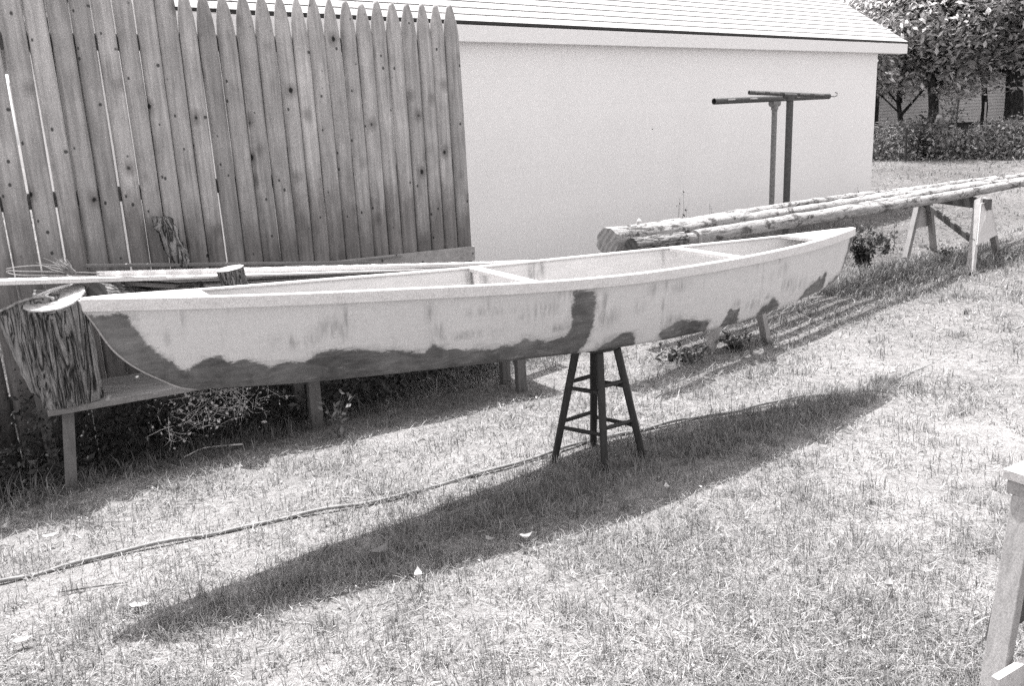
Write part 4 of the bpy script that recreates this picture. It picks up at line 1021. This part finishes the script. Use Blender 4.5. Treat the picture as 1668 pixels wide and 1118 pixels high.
m1 = MB(); x0, x1 = hA.x-2.4, hB.x+9.3; m1.prism([(x0, 36.7, 5.3), (x0, 44.4, 5.3), (x0, 40.6, 8.2)], (x1-x0, 0, 0)); m1.build('roof', M['clap'], house)
# picnic table
p = gy(1497, 212, 31); t = thing('picnic_table', 'dark wooden picnic table in front of the far house', 'picnic table', (p.x, 31, 0))
m1 = MB(); m1.beam((p.x-.8, 31, .76), (p.x+.8, 31, .76), .75, .05); m1.build('table_top', M['horsed'], t)
for s_ in (-1, 1):
    m1 = MB(); m1.beam((p.x-.8, 31+s_*.7, .45), (p.x+.8, 31+s_*.7, .45), .25, .045); m1.build('seat', M['horsed'], t)
    for s2 in (-1, 1):
        m1 = MB(); m1.beam((p.x+s_*.6, 31+s2*.6, 0), (p.x+s_*.6, 31+s2*.15, .735), .09, .045, up=(1, 0, 0)); m1.build('leg', M['horsed'], t)
    m1 = MB(); m1.beam((p.x+s_*.6, 30.2, .40), (p.x+s_*.6, 31.8, .40), .045, .09); m1.build('cross_brace', M['horsed'], t)
# white board on the ground
a = gy(1450, 218, 27.5); m1 = MB(); m1.beam((a.x, 27.3, .62), (a.x+.62, 28.1, .78), .35, .03); 
for q_ in (.1, .5): m1.beam((a.x+q_, 27.4+q_, 0), (a.x+q_, 27.4+q_, .60), .04, .04)
tag(m1.build('white_board', M['fascia'], origin=(a.x, 27.3, 0)), 'white sheet of board propped low beyond the weeds by the garage', 'board')
# goal-like pipe frame
p = gy(1522, 210, 29); q_ = gy(1567, 158, 29); t = thing('pipe_frame', 'pale pipe frame like a small swing bar in front of the far house', 'pipe frame', (p.x, 29, 0))
m1 = MB(); m1.tube([(p.x, 28.6, 0), (p.x+.05, 29, q_.z)], .03, 8); m1.build('leg', M['pipe'], t)
m1 = MB(); m1.tube([(p.x+.85, 29.4, 0), (p.x+.72, 29, q_.z)], .03, 8); m1.build('leg', M['pipe'], t)
m1 = MB(); m1.tube([(p.x+.02, 29, q_.z), (q_.x+.1, 29, q_.z)], .035, 8); m1.build('crossbar', M['pine'], t)
# stakes
for px, top, lab in ((1592, 172, 'left one of two pale stakes standing in the weeds'), (1603, 166, 'right and taller of two pale stakes in the weeds')):
    a = gy(px, 226, 25.5); e = gy(px+3, top, 25.5); m1 = MB(); m1.beam((a.x, 25.5, 0), e, .05, .03, up=(1, 0, 0)); tag(m1.build('stake', M['board'], origin=(a.x, 25.5, 0)), lab, 'stake', 'stakes in the far weeds')
for px, top, lab in ((1476, 208, 'thin dark metal fence stake near the garage corner'), (1572, 205, 'thin dark metal stake in the middle of the tall weeds')):
    a = gy(px, 252, 24.6); e = gy(px+1, top, 24.6); m1 = MB(); m1.tube([(a.x, 24.6, 0), e], .028, 6); tag(m1.build('metal_stake', M['tar'], origin=(a.x, 24.6, 0)), lab, 'stake', 'dark stakes at the lawn edge')
# bare twig at the far right edge
m1 = MB(); pts = [gy(a, b_, 12) for a, b_ in ((1680, 278), (1668, 273), (1656, 265), (1650, 256))]; m1.tube(pts, .006, 5); m1.tube([gy(1668, 273, 12), gy(1664, 262, 12)], .004, 5); m1.tube([pts[0], Vector((pts[0].x+.1, 12, 0))], .008, 5)
tag(m1.build('sapling', M['pine'], origin=(pts[0].x+.1, 12, 0)), 'bare pale sapling tip leaning in at the right edge above the poles', 'sapling')
